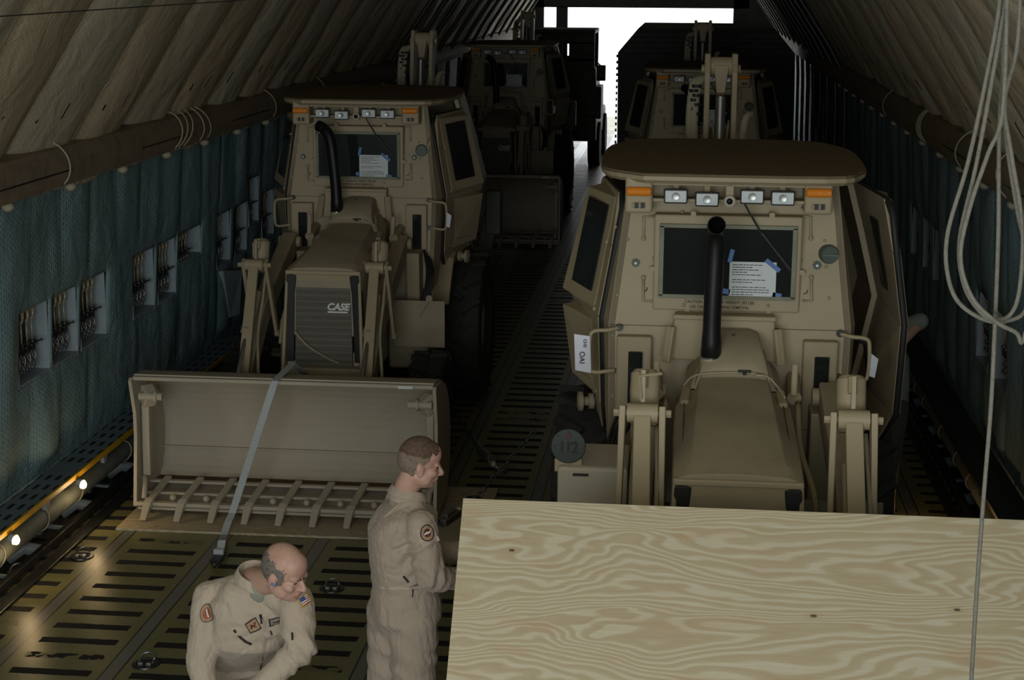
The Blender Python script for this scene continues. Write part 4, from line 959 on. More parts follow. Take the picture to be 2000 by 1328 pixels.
        # tilt cylinder body rising behind the pin
        m = MB(); m.lathe([(0, .064), (.02, .072), (.26, .072), (.28, .055)], up((px_+.005, -1.40, 1.60)), V((0, .35, 1)), 18); tb = m.build('tilt_cylinder', t, root, smooth='auto')
        m = MB(); m.tube([up((px_, -1.43, 1.80)), up((px_, -1.40, 1.88))], .022, 10); m.bar(up((px_-.0, -1.50, 1.73)), up((px_-.0, -1.475, 1.89)), .02, .02)
        if sx < 0: m.tube([up((px_-.01, -1.53, 1.75)), up((px_-.02, -1.50, 1.86)), up((px_+.09, -1.49, 1.875))], .008, 6)
        m.build('grease_line', t, tb, smooth='auto')
        # knuckle pin, side plates
        kp = up((px_, -1.54, 1.685))
        m = MB(); m.tube([kp+V((-.075, 0, 0)), kp+V((.075, 0, 0))], .048, 18); m.build('knuckle_tube', t, root, smooth='auto')
        m = MB(); m.tube([kp+V((-.135, 0, 0)), kp+V((.135, 0, 0))], .018, 12); m.lathe([(0, .02), (.03, .02)], kp+V((-.14, 0, 0)), (1, 0, 0), 6); m.lathe([(0, .02), (.03, .02)], kp+V((.11, 0, 0)), (1, 0, 0), 6); m.build('knuckle_pin', t, root, smooth='auto')
        # centre bar down to the bucket
        bt_ = up((px_+.02, -2.12, .72)); 
        m = MB(); m.bar(kp+V((0, -.03, -.01)), bt_, .082, .05, .092, .06); m.build('bucket_link', t, root, bevel=.006)
        for s2 in (-1, 1):
            m = MB(); q0 = kp+V((s2*.095, 0, .0)); q1 = up((px_+s2*.105, -1.72 if dz > 0 else -1.26, 1.05))
            m.bar(q0+V((0, 0, .035)), q1, .032, .07, .028, .06); m.tube([q1+V((-.02, 0, 0)), q1+V((.02, 0, 0))], .03, 10); m.build('side_link', t, root, bevel=.005)
        # bucket cylinder with chrome rod
        m = MB(); m.tube([up((px_+.0, -1.52, 1.44)), up((px_+.0, -1.84, 1.18))], .048, 14); m.lathe([(0, .055), (.05, .055)], up((px_, -1.80, 1.21)), V((0, -.32, -.26)), 16); m.build('lift_cylinder', M['tan_dull'], root, smooth='auto')
        m = MB(); m.tube([up((px_+.0, -1.84, 1.18)), up((px_+.0, -2.25, .80))], .020, 12); cr_ = m.build('cylinder_rod', M['chrome'], root, smooth='auto'); cr_['label'] = 'polished chrome rod'
        # hoses
        m = MB(); m.tube(smoothpts([up((px_+.07, -1.46, 1.60)), up((px_+.08, -1.62, 1.40)), up((px_+.085, -1.8, 1.18)), up((px_+.13, -2.0, 1.0)), up((px_+.17, -2.15, .75))], 5), .013, 8); m.build('hydraulic_hose', M['tan_dull'], root, smooth=True)
        m = MB(); m.tube(smoothpts([up((sx*.36+.02, -.45, 1.66)), up((sx*.37, -.9, 1.45)), up((sx*.42, -1.3, 1.25)), up((sx*.43, -1.45, 1.0))], 5), .017, 8); m.build('hydraulic_pipe', t, root, smooth=True)
        m = MB()
        for i in range(4): m.tube(smoothpts([(sx*.60+.02*i, -.20, 1.62-.03*i), (sx*.66+.02*i, -.40-.02*i, 1.45), (sx*.64+.015*i, -.52, 1.2), (sx*.58, -.42, 1.0)], 5), .012, 6)
        m.build('hose_bundle', M['black'], root, smooth=True)
    # wiring under the nose
    m = MB(); m.ball((-.30, -1.98, .70), (.06, .03, .03), 12, 8); m.ball((.05, -2.0, .68), (.08, .03, .03), 12, 8); m.build('orange_fitting', M['orange_wire'], root, smooth=True)
    # ---------------- bucket
    bo = empty('bucket_frame'); C.objects.unlink(bo); bpy.data.objects.remove(bo)
    W = 1.135; by, bz = -3.12, dz
    T = .02
    inner = [(-.02, .085), (.22, .10), (.45, .13), (.60, .24), (.68, .42), (.69, .62), (.62, .82), (.48, .98), (.28, 1.06), (.02, 1.09)]
    outer = [(y+ (T if i > 2 else 0), z-(T if i < 5 else -T if i > 6 else 0)) for i, (y, z) in enumerate(inner)]
    sec = [V((0, a, b)) for a, b in inner]; sec = smoothpts(sec, 3)
    n_ = len(sec); off = []
    for i, p in enumerate(sec):
        tn = (sec[min(i+1, n_-1)]-sec[max(i-1, 0)]).normalized(); off.append(p + V((0, tn.z, -tn.y))*T)
    poly = [(p.y+by, p.z+bz) for p in sec] + [(p.y+by, p.z+bz) for p in reversed(off)]
    m = MB()
    m.rings([[(x, a, b) for a, b in poly] for x in (-W, W)], cap=True)
    bk = m.build('bucket', M['tan_rust'], root, loc=(.09 if dz else 0, 0, 0)); bk['label'] = 'wide front loading bucket'
    for sx in (-1, 1):
        m = MB()
        pl_ = [(by+p.y, bz+p.z) for p in sec[::2]] + [(by-.02, bz+1.09), (by-.045, bz+1.07), (by+.03, bz+.80), (by+.03, bz+.62), (by-.05, bz+.10)]
        m.prism(pl_, sx*(W-.0), sx*(W+.025), 'x'); m.build('side_wall', M['tan_rust'], bk)
        m = MB(); m.bar((sx*(W-.045), by+.12, bz+.30), (sx*(W-.045), by+.15, bz+.86), .06, .09); m.bar((sx*(W-.045), by+.15, bz+.86), (sx*(W-.09), by+.10, bz+.98), .10, .12); m.build('side_rib', M['tan_rust'], bk, bevel=.012)
        m = MB(); m.tube([(sx*(W-.02), by+.06, bz+.93), (sx*(W-.20), by+.06, bz+.93)], .03, 12); m.lathe([(0, .045), (.02, .045)], (sx*(W-.14), by+.06, bz+.93), (1, 0, 0), 14); m.build('rib_pin', M['tan_rust'], bk, smooth='auto')
        m = MB(); m.tube([(sx*(W-.05), by-.02, bz+.15), (sx*(W-.04), by+.05, bz+.26), (sx*(W-.02), by+.10, bz+.28)], .02, 8); m.build('corner_link', M['tan_rust'], bk, smooth='auto')
    m = MB(); m.box((0, by+.03, bz+1.085), (2*W, .10, .03)); m.build('top_lip', M['tan_rust'], bk, bevel=.008)
    m = MB(); m.bar((-W, by+.30, bz+.195), (W, by+.30, bz+.195), .05, .02); m.bar((-W-.02, by-.02, bz+.115), (W+.02, by-.02, bz+.115), .06, .03); m.bar((-W, by+.14, bz+.15), (W, by+.14, bz+.15), .03, .02)
    m.build('cutting_edge', M['tan_rust'], bk, bevel=.005)
    for i in range(9):
        x = -W+.10+(2*W-.2)*i/8
        m = MB(); m.bar((x+.03, by+.34, bz+.215), (x, by-.02, bz+.145), .055, .025); m.bar((x, by-.02, bz+.145), (x-.01, by-.07, bz+.115), .065, .04); m.bar((x-.01, by-.05, bz+.12), (x-.015, by-.175, bz+.03), .062, .05, .048, .014)
        m.build('tooth', M['tan_rust'], bk, bevel=.005)
        if i < 8:
            m = MB(); m.ball((x+.16, by+.03, bz+.150), .026, 10, 6); m.build('edge_bolt', M['tan_rust'], bk, smooth=True)
    m = MB(); m.bar((-W, by+.655, bz+.37), (W, by+.655, bz+.37), .03, .02); m.build('back_ledge', M['tan_rust'], bk, bevel=.004)
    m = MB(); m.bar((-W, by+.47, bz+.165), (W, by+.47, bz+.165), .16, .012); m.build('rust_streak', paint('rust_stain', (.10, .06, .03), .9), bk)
    m = MB(); m.box((.93, by-.03, bz+1.085), (.11, .004, .022)); m.build('decal', M['white'], bk)
    for sx in (-1, 1):
        m = MB(); m.prism([(by+.73, bz+.30), (by+1.0, bz+.45), (by+.92, bz+.80), (by+.72, bz+.80)], sx*.507+lx-.06, sx*.507+lx+.06, 'x'); m.build('bucket_bracket', t, bk, bevel=.01)
    # ---------------- backhoe at the rear
    m = MB(); m.box((0, 2.35, .95), (1.7, .35, .6)); m.box((0, 2.75, .85), (.5, .6, .5)); m.build('rear_frame', M['tan_dull'], root, bevel=.02)
    for sx in (-1, 1):
        m = MB(); m.bar((sx*.78, 2.45, 1.0), (sx*.93, 2.45, 1.72), .14, .16); m.box((sx*.93, 2.40, 1.62), (.16, .20, .46)); m.build('stabiliser', M['truck'], root, bevel=.015)
    m = MB(); m.bar((-.02, 3.05, 1.1), (-.02, 3.55, 2.3), .22, .36, .20, .30); m.bar((-.02, 3.52, 2.25), (-.02, 3.62, 2.75), .19, .30, .10, .12); boom = m.build('boom', M['tan_dull'], root, bevel=.02)
    for sx in (-1, 1):
        m = MB(); x = -.02+sx*.105
        m.prism([(3.62, 3.46), (3.84, 3.46), (3.88, 3.34), (3.74, 3.05), (3.60, 2.30), (3.46, 2.30), (3.50, 3.0), (3.55, 3.32)], x-.022, x+.022, 'x'); m.build('boom_cheek', t, boom, bevel=.008)
    m = MB(); m.tube([(-.085-.02, 3.70, 3.36), (.085-.02, 3.70, 3.36)], .075, 18); m.tube([(-.17, 3.70, 3.34), (.13, 3.70, 3.34)], .035, 14); m.bar((-.02, 3.66, 3.34), (-.02, 3.58, 3.15), .11, .16, .06, .1); m.build('boom_knuckle', t, boom, smooth='auto')
    m = MB(); m.tube([(-.02, 3.5, 3.14), (-.02, 3.35, 2.2)], .04, 12); m.tube([(-.02, 3.35, 2.3), (-.02, 3.2, 1.6)], .06, 12); m.build('boom_cylinder', M['steel'], boom, smooth='auto')
    m = MB()
    for i, (x0, r0) in enumerate(((-.20, .035), (-.235, .03), (.17, .03))):
        zt = 3.22 if i < 2 else 2.95
        m.tube(smoothpts([(x0+.05, 3.62, zt+.05), (x0, 3.52, zt), (x0-.02, 3.48, zt-.3), (x0+.01, 3.42, 2.5), (x0+.02, 3.3, 1.9)], 5), r0, 8)
    for x0 in (-.08, .05): m.tube(smoothpts([(x0, 3.6, 2.95), (x0*.6, 3.45, 2.7), (x0*1.6, 3.40, 2.5), (x0*1.2, 3.3, 2.0)], 5), .010, 6)
    m.build('boom_hose', M['cord'], boom, smooth=True)
    m = MB()
    for i in range(9): m.lathe([(-.012, .040), (.012, .040)], (-.205-.02*(i % 2), 3.50, 3.22-.035*i), (0, 0, 1), 10)
    m.build('hose_wrap', M['black'], boom, smooth='auto')
    m = MB(); m.bar((-.02, 3.80, 2.85), (-.02, 4.0, 1.3), .18, .26, .14, .2); dp = m.build('dipper', M['tan_dull'], root, bevel=.02)
    m = MB(); m.prism([(3.75, 1.35), (4.15, 1.35), (4.25, .95), (4.0, .62), (3.7, .62), (3.62, .9)], -.33, .29, 'x'); m.build('digging_bucket', M['tan_dull'], root, bevel=.02)
    return root

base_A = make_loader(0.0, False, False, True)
base_A.location = (-2.93, 14.66, 0)
tag(base_A, 'tan armoured backhoe loader, front left, bucket down on plywood and webbing strap over it', 'backhoe loader', 'tan armoured backhoe loaders')
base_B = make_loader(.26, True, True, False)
base_B.location = (BX, BY, 0)
tag(base_B, 'tan armoured backhoe loader nearest the camera, cab door open, behind the leaning plywood', 'backhoe loader', 'tan armoured backhoe loaders')
cc = copy_tree(base_A); cc.location = (-3.05, 27.9, 0)
tag(cc, 'dark shadowed backhoe loader parked directly behind the front left one', 'backhoe loader', 'tan armoured backhoe loaders')
dd = copy_tree(base_A); dd.location = (.21, 20.62, 0)
tag(dd, 'shadowed backhoe loader parked behind the nearest one, before the covered truck', 'backhoe loader', 'tan armoured backhoe loaders')

# plywood under the left bucket and the webbing strap
c0 = atZ(225, 1030, .02)
ps = MB(); ps.box((0, 0, 0), (2.72, 1.30, .018)); pf = ps.build('plywood_sheet', M['ply_floor'], loc=(c0.x+1.36+.0, 11.22+.64, .010), bevel=.002)
pf.rotation_euler = (0, 0, R(.6)); tag(pf, 'scuffed plywood sheet lying on the floor under the left bucket teeth', 'plywood sheet')
sr = empty('webbing_strap', (0, 0, 0)); tag(sr, 'grey webbing strap pulled over the left bucket down to the floor ratchet', 'strap')
sp0 = atY(541, 742, 11.54); a_ = atY(455, 1000, 11.36); b_ = atZ(430, 1085, .05)
def ribbon(mb, pts, w, th=.004, side=V((1, 0, 0))):
    pts = [V(p) for p in pts]
    rs = []
    for i, p in enumerate(pts):
        d = ((pts[min(i+1, len(pts)-1)])-(pts[max(i-1, 0)])).normalized(); n = d.cross(side).normalized(); x = side
        rs.append([p-x*w/2-n*th/2, p+x*w/2-n*th/2, p+x*w/2+n*th/2, p-x*w/2+n*th/2])
    mb.rings(rs)
m = MB(); ribbon(m, [(sp0.x+.03, 12.35, .95), (sp0.x+.02, 11.95, 1.135), (sp0.x, 11.60, 1.115), (sp0.x-.005, 11.50, 1.105), (sp0.x-.02, 11.47, 1.05), a_+V((0, -.02, 0)), atY(446, 1018, 11.24), atY(437, 1045, 11.12), b_+V((.0, .06, .09)), b_+V((0, 0, .03))], .055); m.build('webbing', M['strap'], sr)
m = MB(); m.tube([b_+V((-.045, -.01, .02)), b_+V((.045, -.01, .02))], .016, 10); m.box(b_+V((.0, -.07, .0)), (.075, .10, .03)); m.tube([b_+V((-.04, -.11, .0)), b_+V((.0, -.17, -.03)), b_+V((.04, -.11, .0))], .008, 6)
m.build('ratchet', M['darksteel'], sr, bevel=.004)
m = MB(); m.tube([b_+V((-.035, -.02, .035)), b_+V((.035, -.02, .035))], .024, 12); m.build('webbing_roll', M['strap'], sr, smooth='auto')
# leaning plywood panel at the right
top = atY(905, 975, 6.5); ang = R(50)
L = (top.z-.006)/math.sin(ang)
pw = MB(); pw.mat(M['ply']); pw.box((0, 0, 0), (2.44, L, .018))
pl = pw.build('plywood_sheet', None, bevel=.0015)
pl.location = (top.x+1.22, top.y-math.cos(ang)*L/2, top.z/2+.004); pl.rotation_euler = (ang, 0, 0)
pl.data.materials.append(M['plyedge'])
tag(pl, 'large pale plywood panel leaning in front of the nearest backhoe loader', 'plywood panel')
rr = (ray(905, 975).normalized())

# hanging rope coil at the right, near the camera
rp = MB()
def RP(*pp_): return [atY(x, y, 3.8+dy) for x, y, dy in pp_]
rp.tube(smoothpts(RP((1955, -140, 0), (1953, 0, 0), (1925, 160, 0), (1890, 320, 0), (1852, 450, 0), (1850, 530, 0), (1872, 590, 0), (1925, 625, 0), (1975, 625, 0), (2005, 600, .02), (2010, 520, .03), (1985, 400, .04), (1962, 230, .03), (1958, 0, .03), (1958, -140, .02)), 6), .0052, 8)
rp.tube(smoothpts(RP((1962, -140, .01), (1962, 0, .01), (1935, 170, -.02), (1905, 330, -.02), (1874, 470, -.02), (1884, 560, -.02), (1918, 612, -.02), (1945, 625, -.02), (1975, 612, 0), (1992, 560, 0), (1997, 440, 0), (1975, 300, 0), (1962, 200, 0), (1985, 100, -.01), (1992, 0, 0), (1994, -140, 0)), 6), .0052, 8)
rp.tube(smoothpts(RP((1968, -140, -.03), (1967, 0, -.03), (1958, 220, -.05), (1930, 300, -.05), (1896, 400, -.05), (1876, 500, -.05), (1898, 580, -.05), (1945, 628, -.05), (1985, 650, -.03), (1996, 668, -.02), (2010, 600, -.02), (2004, 420, -.02), (2012, 200, -.02), (2012, -140, -.02)), 6), .0052, 8)
rp.tube(smoothpts(RP((1966, -140, .05), (1966, 0, .05), (1952, 250, .05), (1950, 450, .05), (1943, 640, .05), (1935, 800, .05), (1922, 960, .04), (1908, 1150, .03), (1897, 1330, .02), (1888, 1480, .02)), 5), .0052, 8)
ro = rp.build('hanging_rope', M['rope'], smooth=True); tag(ro, 'grey rope hanging in loose loops at the right edge, one end trailing over the plywood', 'rope')
pt = atY(1962, -140, 3.8)
hk = MB(); hk.tube([pt+V((0, 0, -.06)), (pt.x, pt.y, 4.99)], .005, 6); hk.box((pt.x, pt.y, 4.97), (.1, .06, .06)); h = hk.build('hanger', M['darksteel'], ro)
# thin line across the upper left
w = MB(); w.tube([atY(-60, 36, 6.6), atY(0, 32, 7.0), atY(250, 15, 8.3), atY(450, 2, 9.4), atY(620, -14, 10.4)], .0035, 6)
tag(w.build('guide_line', M['ink'], smooth=True), 'thin dark line strung along the ceiling lining at upper left', 'cord')

# chains and binders on the floor
def chain(mb, a, b, sag=0, lk=.045):
    a, b = V(a), V(b); n = max(2, int((b-a).length/lk)); d = (b-a).normalized()
    x = d.cross(V((0, 0, 1))).normalized(); u = x.cross(d)
    for i in range(n+1):
        t = i/n; c = a.lerp(b, t)-V((0, 0, sag*4*t*(1-t))); s = x if i % 2 else u
        mb.tube([c + d*(.026*math.cos(q)) + s*(.014*math.sin(q)) for q in [2*PI*j/8 for j in range(9)]], .005, 5)
def binder(name_lab, pts_body, ca, cb, label):
    r = empty('chain_binder', (0, 0, 0)); tag(r, label, 'chain binder')
    a, b = V(pts_body[0]), V(pts_body[1]); m = MB(); m.bar(a, b, .07, .045); m.bar(a.lerp(b, .2)+V((0, 0, .03)), a.lerp(b, .8)+V((0, 0, .03)), .045, .03); m.build('turnbuckle', M['steel'], r, bevel=.008)
    m = MB(); d = (b-a).normalized(); m.tube([b, b+d*.18], .010, 8); m.ball(b+d*.02, .028, 10, 6); m.build('screw', M['cream'], r, smooth='auto')
    m = MB(); e = b+d*.18; m.tube([e+V((.05*math.cos(q), .05*math.sin(q), .01)) for q in [2*PI*j/12 for j in range(13)]], .009, 6); m.build('hook', M['darksteel'], r, smooth=True)
    m = MB(); chain(m, a, ca); m.build('chain', M['darksteel'], r, smooth=True)
    if cb is not None: m = MB(); chain(m, e, cb); m.build('chain', M['darksteel'], r, smooth=True)
a = atZ(938, 880, .10); b = atZ(962, 905, .06)
binder('', (a, b), (-2.15, 14.2, .38), None, 'steel chain binder stretched from the left loader across the dark aisle')
a = atY(862, 1022, 9.6); b = atY(893, 1000, 9.75)
binder('', (a, b), (-1.6, 9.6, 1.15-.3), (-.92, 9.95, 1.2), 'steel chain binder beside the standing man, close to the plywood edge')
m = MB(); chain(m, (-4.2, 14.9, .1), (-4.30, 16.2, .25)); chain(m, (-4.25, 15.0, .05), (-4.1, 15.6, .05)); chain(m, (-4.15, 15.2, .04), (-4.33, 15.4, .06)); tag(m.build('loose_chain', M['steel'], smooth=True), 'loose steel chain heaped by the left wall behind the bucket', 'chain')

# covered truck behind the second right loader
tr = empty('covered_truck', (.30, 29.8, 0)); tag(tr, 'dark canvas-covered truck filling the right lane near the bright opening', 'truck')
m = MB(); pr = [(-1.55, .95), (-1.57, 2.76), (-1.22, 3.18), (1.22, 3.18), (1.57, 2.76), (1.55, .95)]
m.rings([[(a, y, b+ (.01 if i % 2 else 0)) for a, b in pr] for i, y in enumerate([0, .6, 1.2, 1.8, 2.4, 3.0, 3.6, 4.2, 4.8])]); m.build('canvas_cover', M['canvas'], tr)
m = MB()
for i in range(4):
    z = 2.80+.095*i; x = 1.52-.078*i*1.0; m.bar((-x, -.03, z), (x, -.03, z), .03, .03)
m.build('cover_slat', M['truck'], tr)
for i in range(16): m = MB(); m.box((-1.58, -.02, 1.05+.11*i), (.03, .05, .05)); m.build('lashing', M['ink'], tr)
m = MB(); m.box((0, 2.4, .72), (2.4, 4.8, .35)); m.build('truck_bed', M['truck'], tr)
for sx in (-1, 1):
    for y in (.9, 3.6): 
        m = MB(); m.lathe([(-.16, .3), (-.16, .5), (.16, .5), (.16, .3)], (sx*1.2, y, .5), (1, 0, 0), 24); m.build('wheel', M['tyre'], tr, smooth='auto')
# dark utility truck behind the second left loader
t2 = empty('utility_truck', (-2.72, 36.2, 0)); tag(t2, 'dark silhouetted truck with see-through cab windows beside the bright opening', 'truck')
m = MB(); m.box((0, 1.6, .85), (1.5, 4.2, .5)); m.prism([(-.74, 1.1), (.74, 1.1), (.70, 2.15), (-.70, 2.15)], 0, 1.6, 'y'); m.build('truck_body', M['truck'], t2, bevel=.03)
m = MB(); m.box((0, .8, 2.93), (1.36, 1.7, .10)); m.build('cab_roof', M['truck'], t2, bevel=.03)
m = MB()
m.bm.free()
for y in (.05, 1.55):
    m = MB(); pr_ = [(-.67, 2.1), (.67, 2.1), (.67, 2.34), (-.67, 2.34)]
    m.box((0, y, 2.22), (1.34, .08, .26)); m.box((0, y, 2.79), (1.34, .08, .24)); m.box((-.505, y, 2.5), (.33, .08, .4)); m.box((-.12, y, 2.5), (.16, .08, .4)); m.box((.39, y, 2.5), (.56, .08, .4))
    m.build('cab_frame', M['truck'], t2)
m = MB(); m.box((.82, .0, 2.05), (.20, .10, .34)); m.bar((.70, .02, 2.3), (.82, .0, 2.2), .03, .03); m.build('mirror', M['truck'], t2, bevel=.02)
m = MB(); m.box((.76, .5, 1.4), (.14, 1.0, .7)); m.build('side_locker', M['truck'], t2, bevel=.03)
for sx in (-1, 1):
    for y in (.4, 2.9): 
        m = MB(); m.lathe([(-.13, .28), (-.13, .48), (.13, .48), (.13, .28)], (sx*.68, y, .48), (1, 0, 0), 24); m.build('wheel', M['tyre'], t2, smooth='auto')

# ------------------------------------------------------------------ people
def frame(fwd, up=(0, 0, 1)):
    f = V(fwd).normalized(); u = V(up); l = u.cross(f).normalized(); u = f.cross(l)
    return Matrix((f, l, u)).transposed()          # columns fwd, left, up
def capsule(mb, a, b, ra, rb=None, n=14):
    a, b = V(a), V(b); rb = ra if rb is None else rb
    d = (b-a).normalized(); pts = []; rs = []
    for t in (-.98, -.8, -.5): pts.append(a+d*ra*t); rs.append(ra*math.sqrt(1-t*t))
    pts += [a, a.lerp(b, .5), b]; rs += [ra, (ra+rb)/2, rb]
    for t in (.5, .8, .98): pts.append(b+d*rb*t); rs.append(rb*math.sqrt(1-t*t))
    mb.tube(pts, rs, n)
HS = [1.0]
def ell(mb, M_, c, r, o, rot=None):
    Rm = M_ @ rot if rot is not None else M_
    mb.ball(V(o)+M_ @ V(c), r, 20, 14, rot=Rm)
def loft(mb, secs, n=24):
    """secs: (center, x dir, y dir, rx, ry)"""
    rs = []
    for c, xd, yd, rx, ry in secs:
        rs.append([V(c)+V(xd)*rx*math.copysign(abs(math.cos(a))**.85, math.cos(a))+V(yd)*ry*math.copysign(abs(math.sin(a))**.85, math.sin(a)) for a in [2*PI*k/n for k in range(n)]])
    mb.rings(rs)
def head(mb, o, M_, neck_to, heavy=1.0):
    e = lambda c, r, rot=None: ell(mb, M_, c, r, o, rot)
    e((-.012, 0, .028), (.096, .076, .096)); e((-.035, 0, .015), (.072, .070, .078)); e((.025, 0, .045), (.066, .066, .066))
    e((.028, 0, -.030), (.060, .060, .075)); e((.030, 0, -.072), (.052, .050*heavy, .042)); e((.060, 0, -.092), (.024, .026, .018))
    e((-.005, 0, -.06), (.055, .058*heavy, .045))
    for s in (-1, 1):
        e((.052, s*.042, -.028), (.030, .022, .022)); e((.073, s*.030, .013), (.016, .026, .009)); e((.022, s*.045*heavy, -.064), (.036, .016, .030))
        e((.060, s*.031, -.006), (.016, .014, .011))
        e((-.004, s*.077, -.016), (.019, .008, .031), Matrix.Rotation(R(-12), 3, 'Y')); e((-.013, s*.083, -.008), (.012, .006, .024)); e((-.002, s*.080, -.042), (.010, .006, .010))
    capsule(mb, V(o)+M_ @ V((.083, 0, .004)), V(o)+M_ @ V((.108, 0, -.030)), .009, .012, 10)
    e((.103, 0, -.035), (.016, .016, .010))
    for s in (-1, 1): e((.092, s*.012, -.037), (.011, .008, .008))
    e((.083, 0, -.058), (.013, .024, .008)); e((.081, 0, -.070), (.012, .022, .007)); e((.074, 0, -.064), (.012, .028, .016))
    n0 = V(o)+M_ @ V((-.022, 0, -.045)); capsule(mb, n0, neck_to, .056*heavy, .064*heavy, 18)
def fingers(mb, wrist, d, nrm, s=1):
    """hand: palm, four bent fingers and a thumb; d points along the hand, nrm out of its back"""
    d = V(d).normalized(); nrm = V(nrm).normalized(); sd = d.cross(nrm).normalized(); w = V(wrist)
    capsule(mb, w, w+d*.07, .024, .026)
    for k in range(4): capsule(mb, w+d*.02+sd*(k-1.5)*.014, w+d*.085+sd*(k-1.5)*.020, .014, .012, 8)
    for k, L in enumerate((.070, .082, .076, .060)):
        b = w+d*.088+sd*(k-1.5)*.021; m_ = b+d*L*.5-nrm*.012; t = m_+d*L*.32-nrm*.035
        capsule(mb, b, m_, .0095, .0085, 8); capsule(mb, m_, t, .0085, .0072, 8)
    b = w+d*.025+sd*s*.03; m_ = b+d*.03+sd*s*.028; capsule(mb, b, m_, .013, .011, 8); capsule(mb, m_, m_+d*.034-nrm*.012+sd*s*.002, .010, .009, 8)
def skinned(mb, name, mat, voxel, sm=7, parent=None, disp=0., dscale=.1, sf=.5):
    o = mb.build(name, mat, parent, smooth=True)
    r = o.modifiers.new('remesh', 'REMESH'); r.mode = 'VOXEL'; r.voxel_size = voxel; r.use_smooth_shade = True
    s = o.modifiers.new('smooth', 'SMOOTH'); s.factor = sf; s.iterations = sm
    if disp:
        for i, (k, st) in enumerate(((1, 1.0), (.42, .45))):
            tx = bpy.data.textures.new('folds', 'CLOUDS'); tx.noise_scale = dscale*k; tx.noise_depth = 1
            d = o.modifiers.new('folds', 'DISPLACE'); d.texture = tx; d.texture_coords = 'GLOBAL'; d.strength = disp*st; d.mid_level = .5
    return o
def wrinkle(o, f):
    dg = bpy.context.evaluated_depsgraph_get(); me = bpy.data.meshes.new_from_object(o.evaluated_get(dg)); me.name = o.name
    o.modifiers.clear(); o.data = me
    ns = [v.normal.copy() for v in me.vertices]
    for v, n in zip(me.vertices, ns): v.co = v.co + n*f(v.co)
    for p in me.polygons: p.use_smooth = True
def folds(p, lines=(), amp=1.0, st=(1, 1, .55)):
    q = V((p.x*st[0], p.y*st[1], p.z*st[2]))
    w = V((noise.noise(q*3+V((5, 0, 0))), noise.noise(q*3+V((0, 7, 0))), noise.noise(q*3+V((0, 0, 9)))))*.25
    big = noise.noise((q+w)*5.5)*.012
    r = abs(noise.noise((q+w)*8.0+V((3, 3, 3)))); crease = -.008*max(0, 1-r/.13)**1.5
    r2 = abs(noise.noise((q+w)*15.0)); crease -= .005*max(0, 1-r2/.16)
    e = 0
    for c, d, rad, nf in lines:      # rippled folds bunching at a joint
        dv = p-c; k = math.exp(-(dv.length/rad)**2)
        if k > .03: e += k*.013*math.sin(dv.dot(d)*nf+3*noise.noise(p*9))
    return (big+crease)*amp+e
def hair(name, M_, o, mat, test, parent, grow=.004, res=(88, 56), th_=.003):
    mb = MB(); P = {}
    def surf(th, ph):
        d = V((math.sin(th)*math.cos(ph), math.sin(th)*math.sin(ph), math.cos(th)))
        best = 0
        for c, r in (((-.012, 0, .028), (.096, .076, .096)), ((-.035, 0, .015), (.072, .070, .078)), ((.025, 0, .045), (.066, .066, .066)), ((.0, 0, -.02), (.075, .066, .08))):
            # distance along d from head centre (-.01,0,.02) to ellipsoid surface
            q = V((-.01, 0, .02))-V(c); a = sum((d[i]/r[i])**2 for i in range(3)); b = 2*sum(d[i]*q[i]/r[i]**2 for i in range(3)); cc_ = sum((q[i]/r[i])**2 for i in range(3))-1
            D = b*b-4*a*cc_
            if D > 0: best = max(best, (-b+math.sqrt(D))/(2*a))
        return V((-.01, 0, .02))+d*(best+grow)
    nth, nph = res[1], res[0]
    for i in range(nth):
        for j in range(nph):
            t0, t1 = PI*.78*i/nth+.01, PI*.78*(i+1)/nth+.01; p0, p1 = 2*PI*j/nph, 2*PI*(j+1)/nph
            c = surf((t0+t1)/2, (p0+p1)/2)
            jit = .009*noise.noise(c*90)+.006*noise.noise(c*220)
            if not test(c+V((jit, 0, jit))): continue
            vs = []
            for t, p in ((t0, p0), (t1, p0), (t1, p1), (t0, p1)):
                k = (round(t, 5), round(p % (2*PI), 5))
                if k not in P: P[k] = mb.bm.verts.new(V(o)+M_ @ surf(t, p))
                vs.append(P[k])
            mb._f(vs)
    ob = mb.build(name, mat, parent, smooth=True)
    s = ob.modifiers.new('t', 'SOLIDIFY'); s.thickness = th_; s.offset = -1
    return ob
def caster(ob):
    dg = bpy.context.evaluated_depsgraph_get(); dg.update(); e = ob.evaluated_get(dg); mw = ob.matrix_world; inv = mw.inverted()
    def cast(o, d):
        h, p, n, i = e.ray_cast(inv @ V(o), (inv.to_3x3() @ V(d)).normalized())
        return (mw @ p, (mw.to_3x3() @ n).normalized()) if h else (None, None)
    return cast
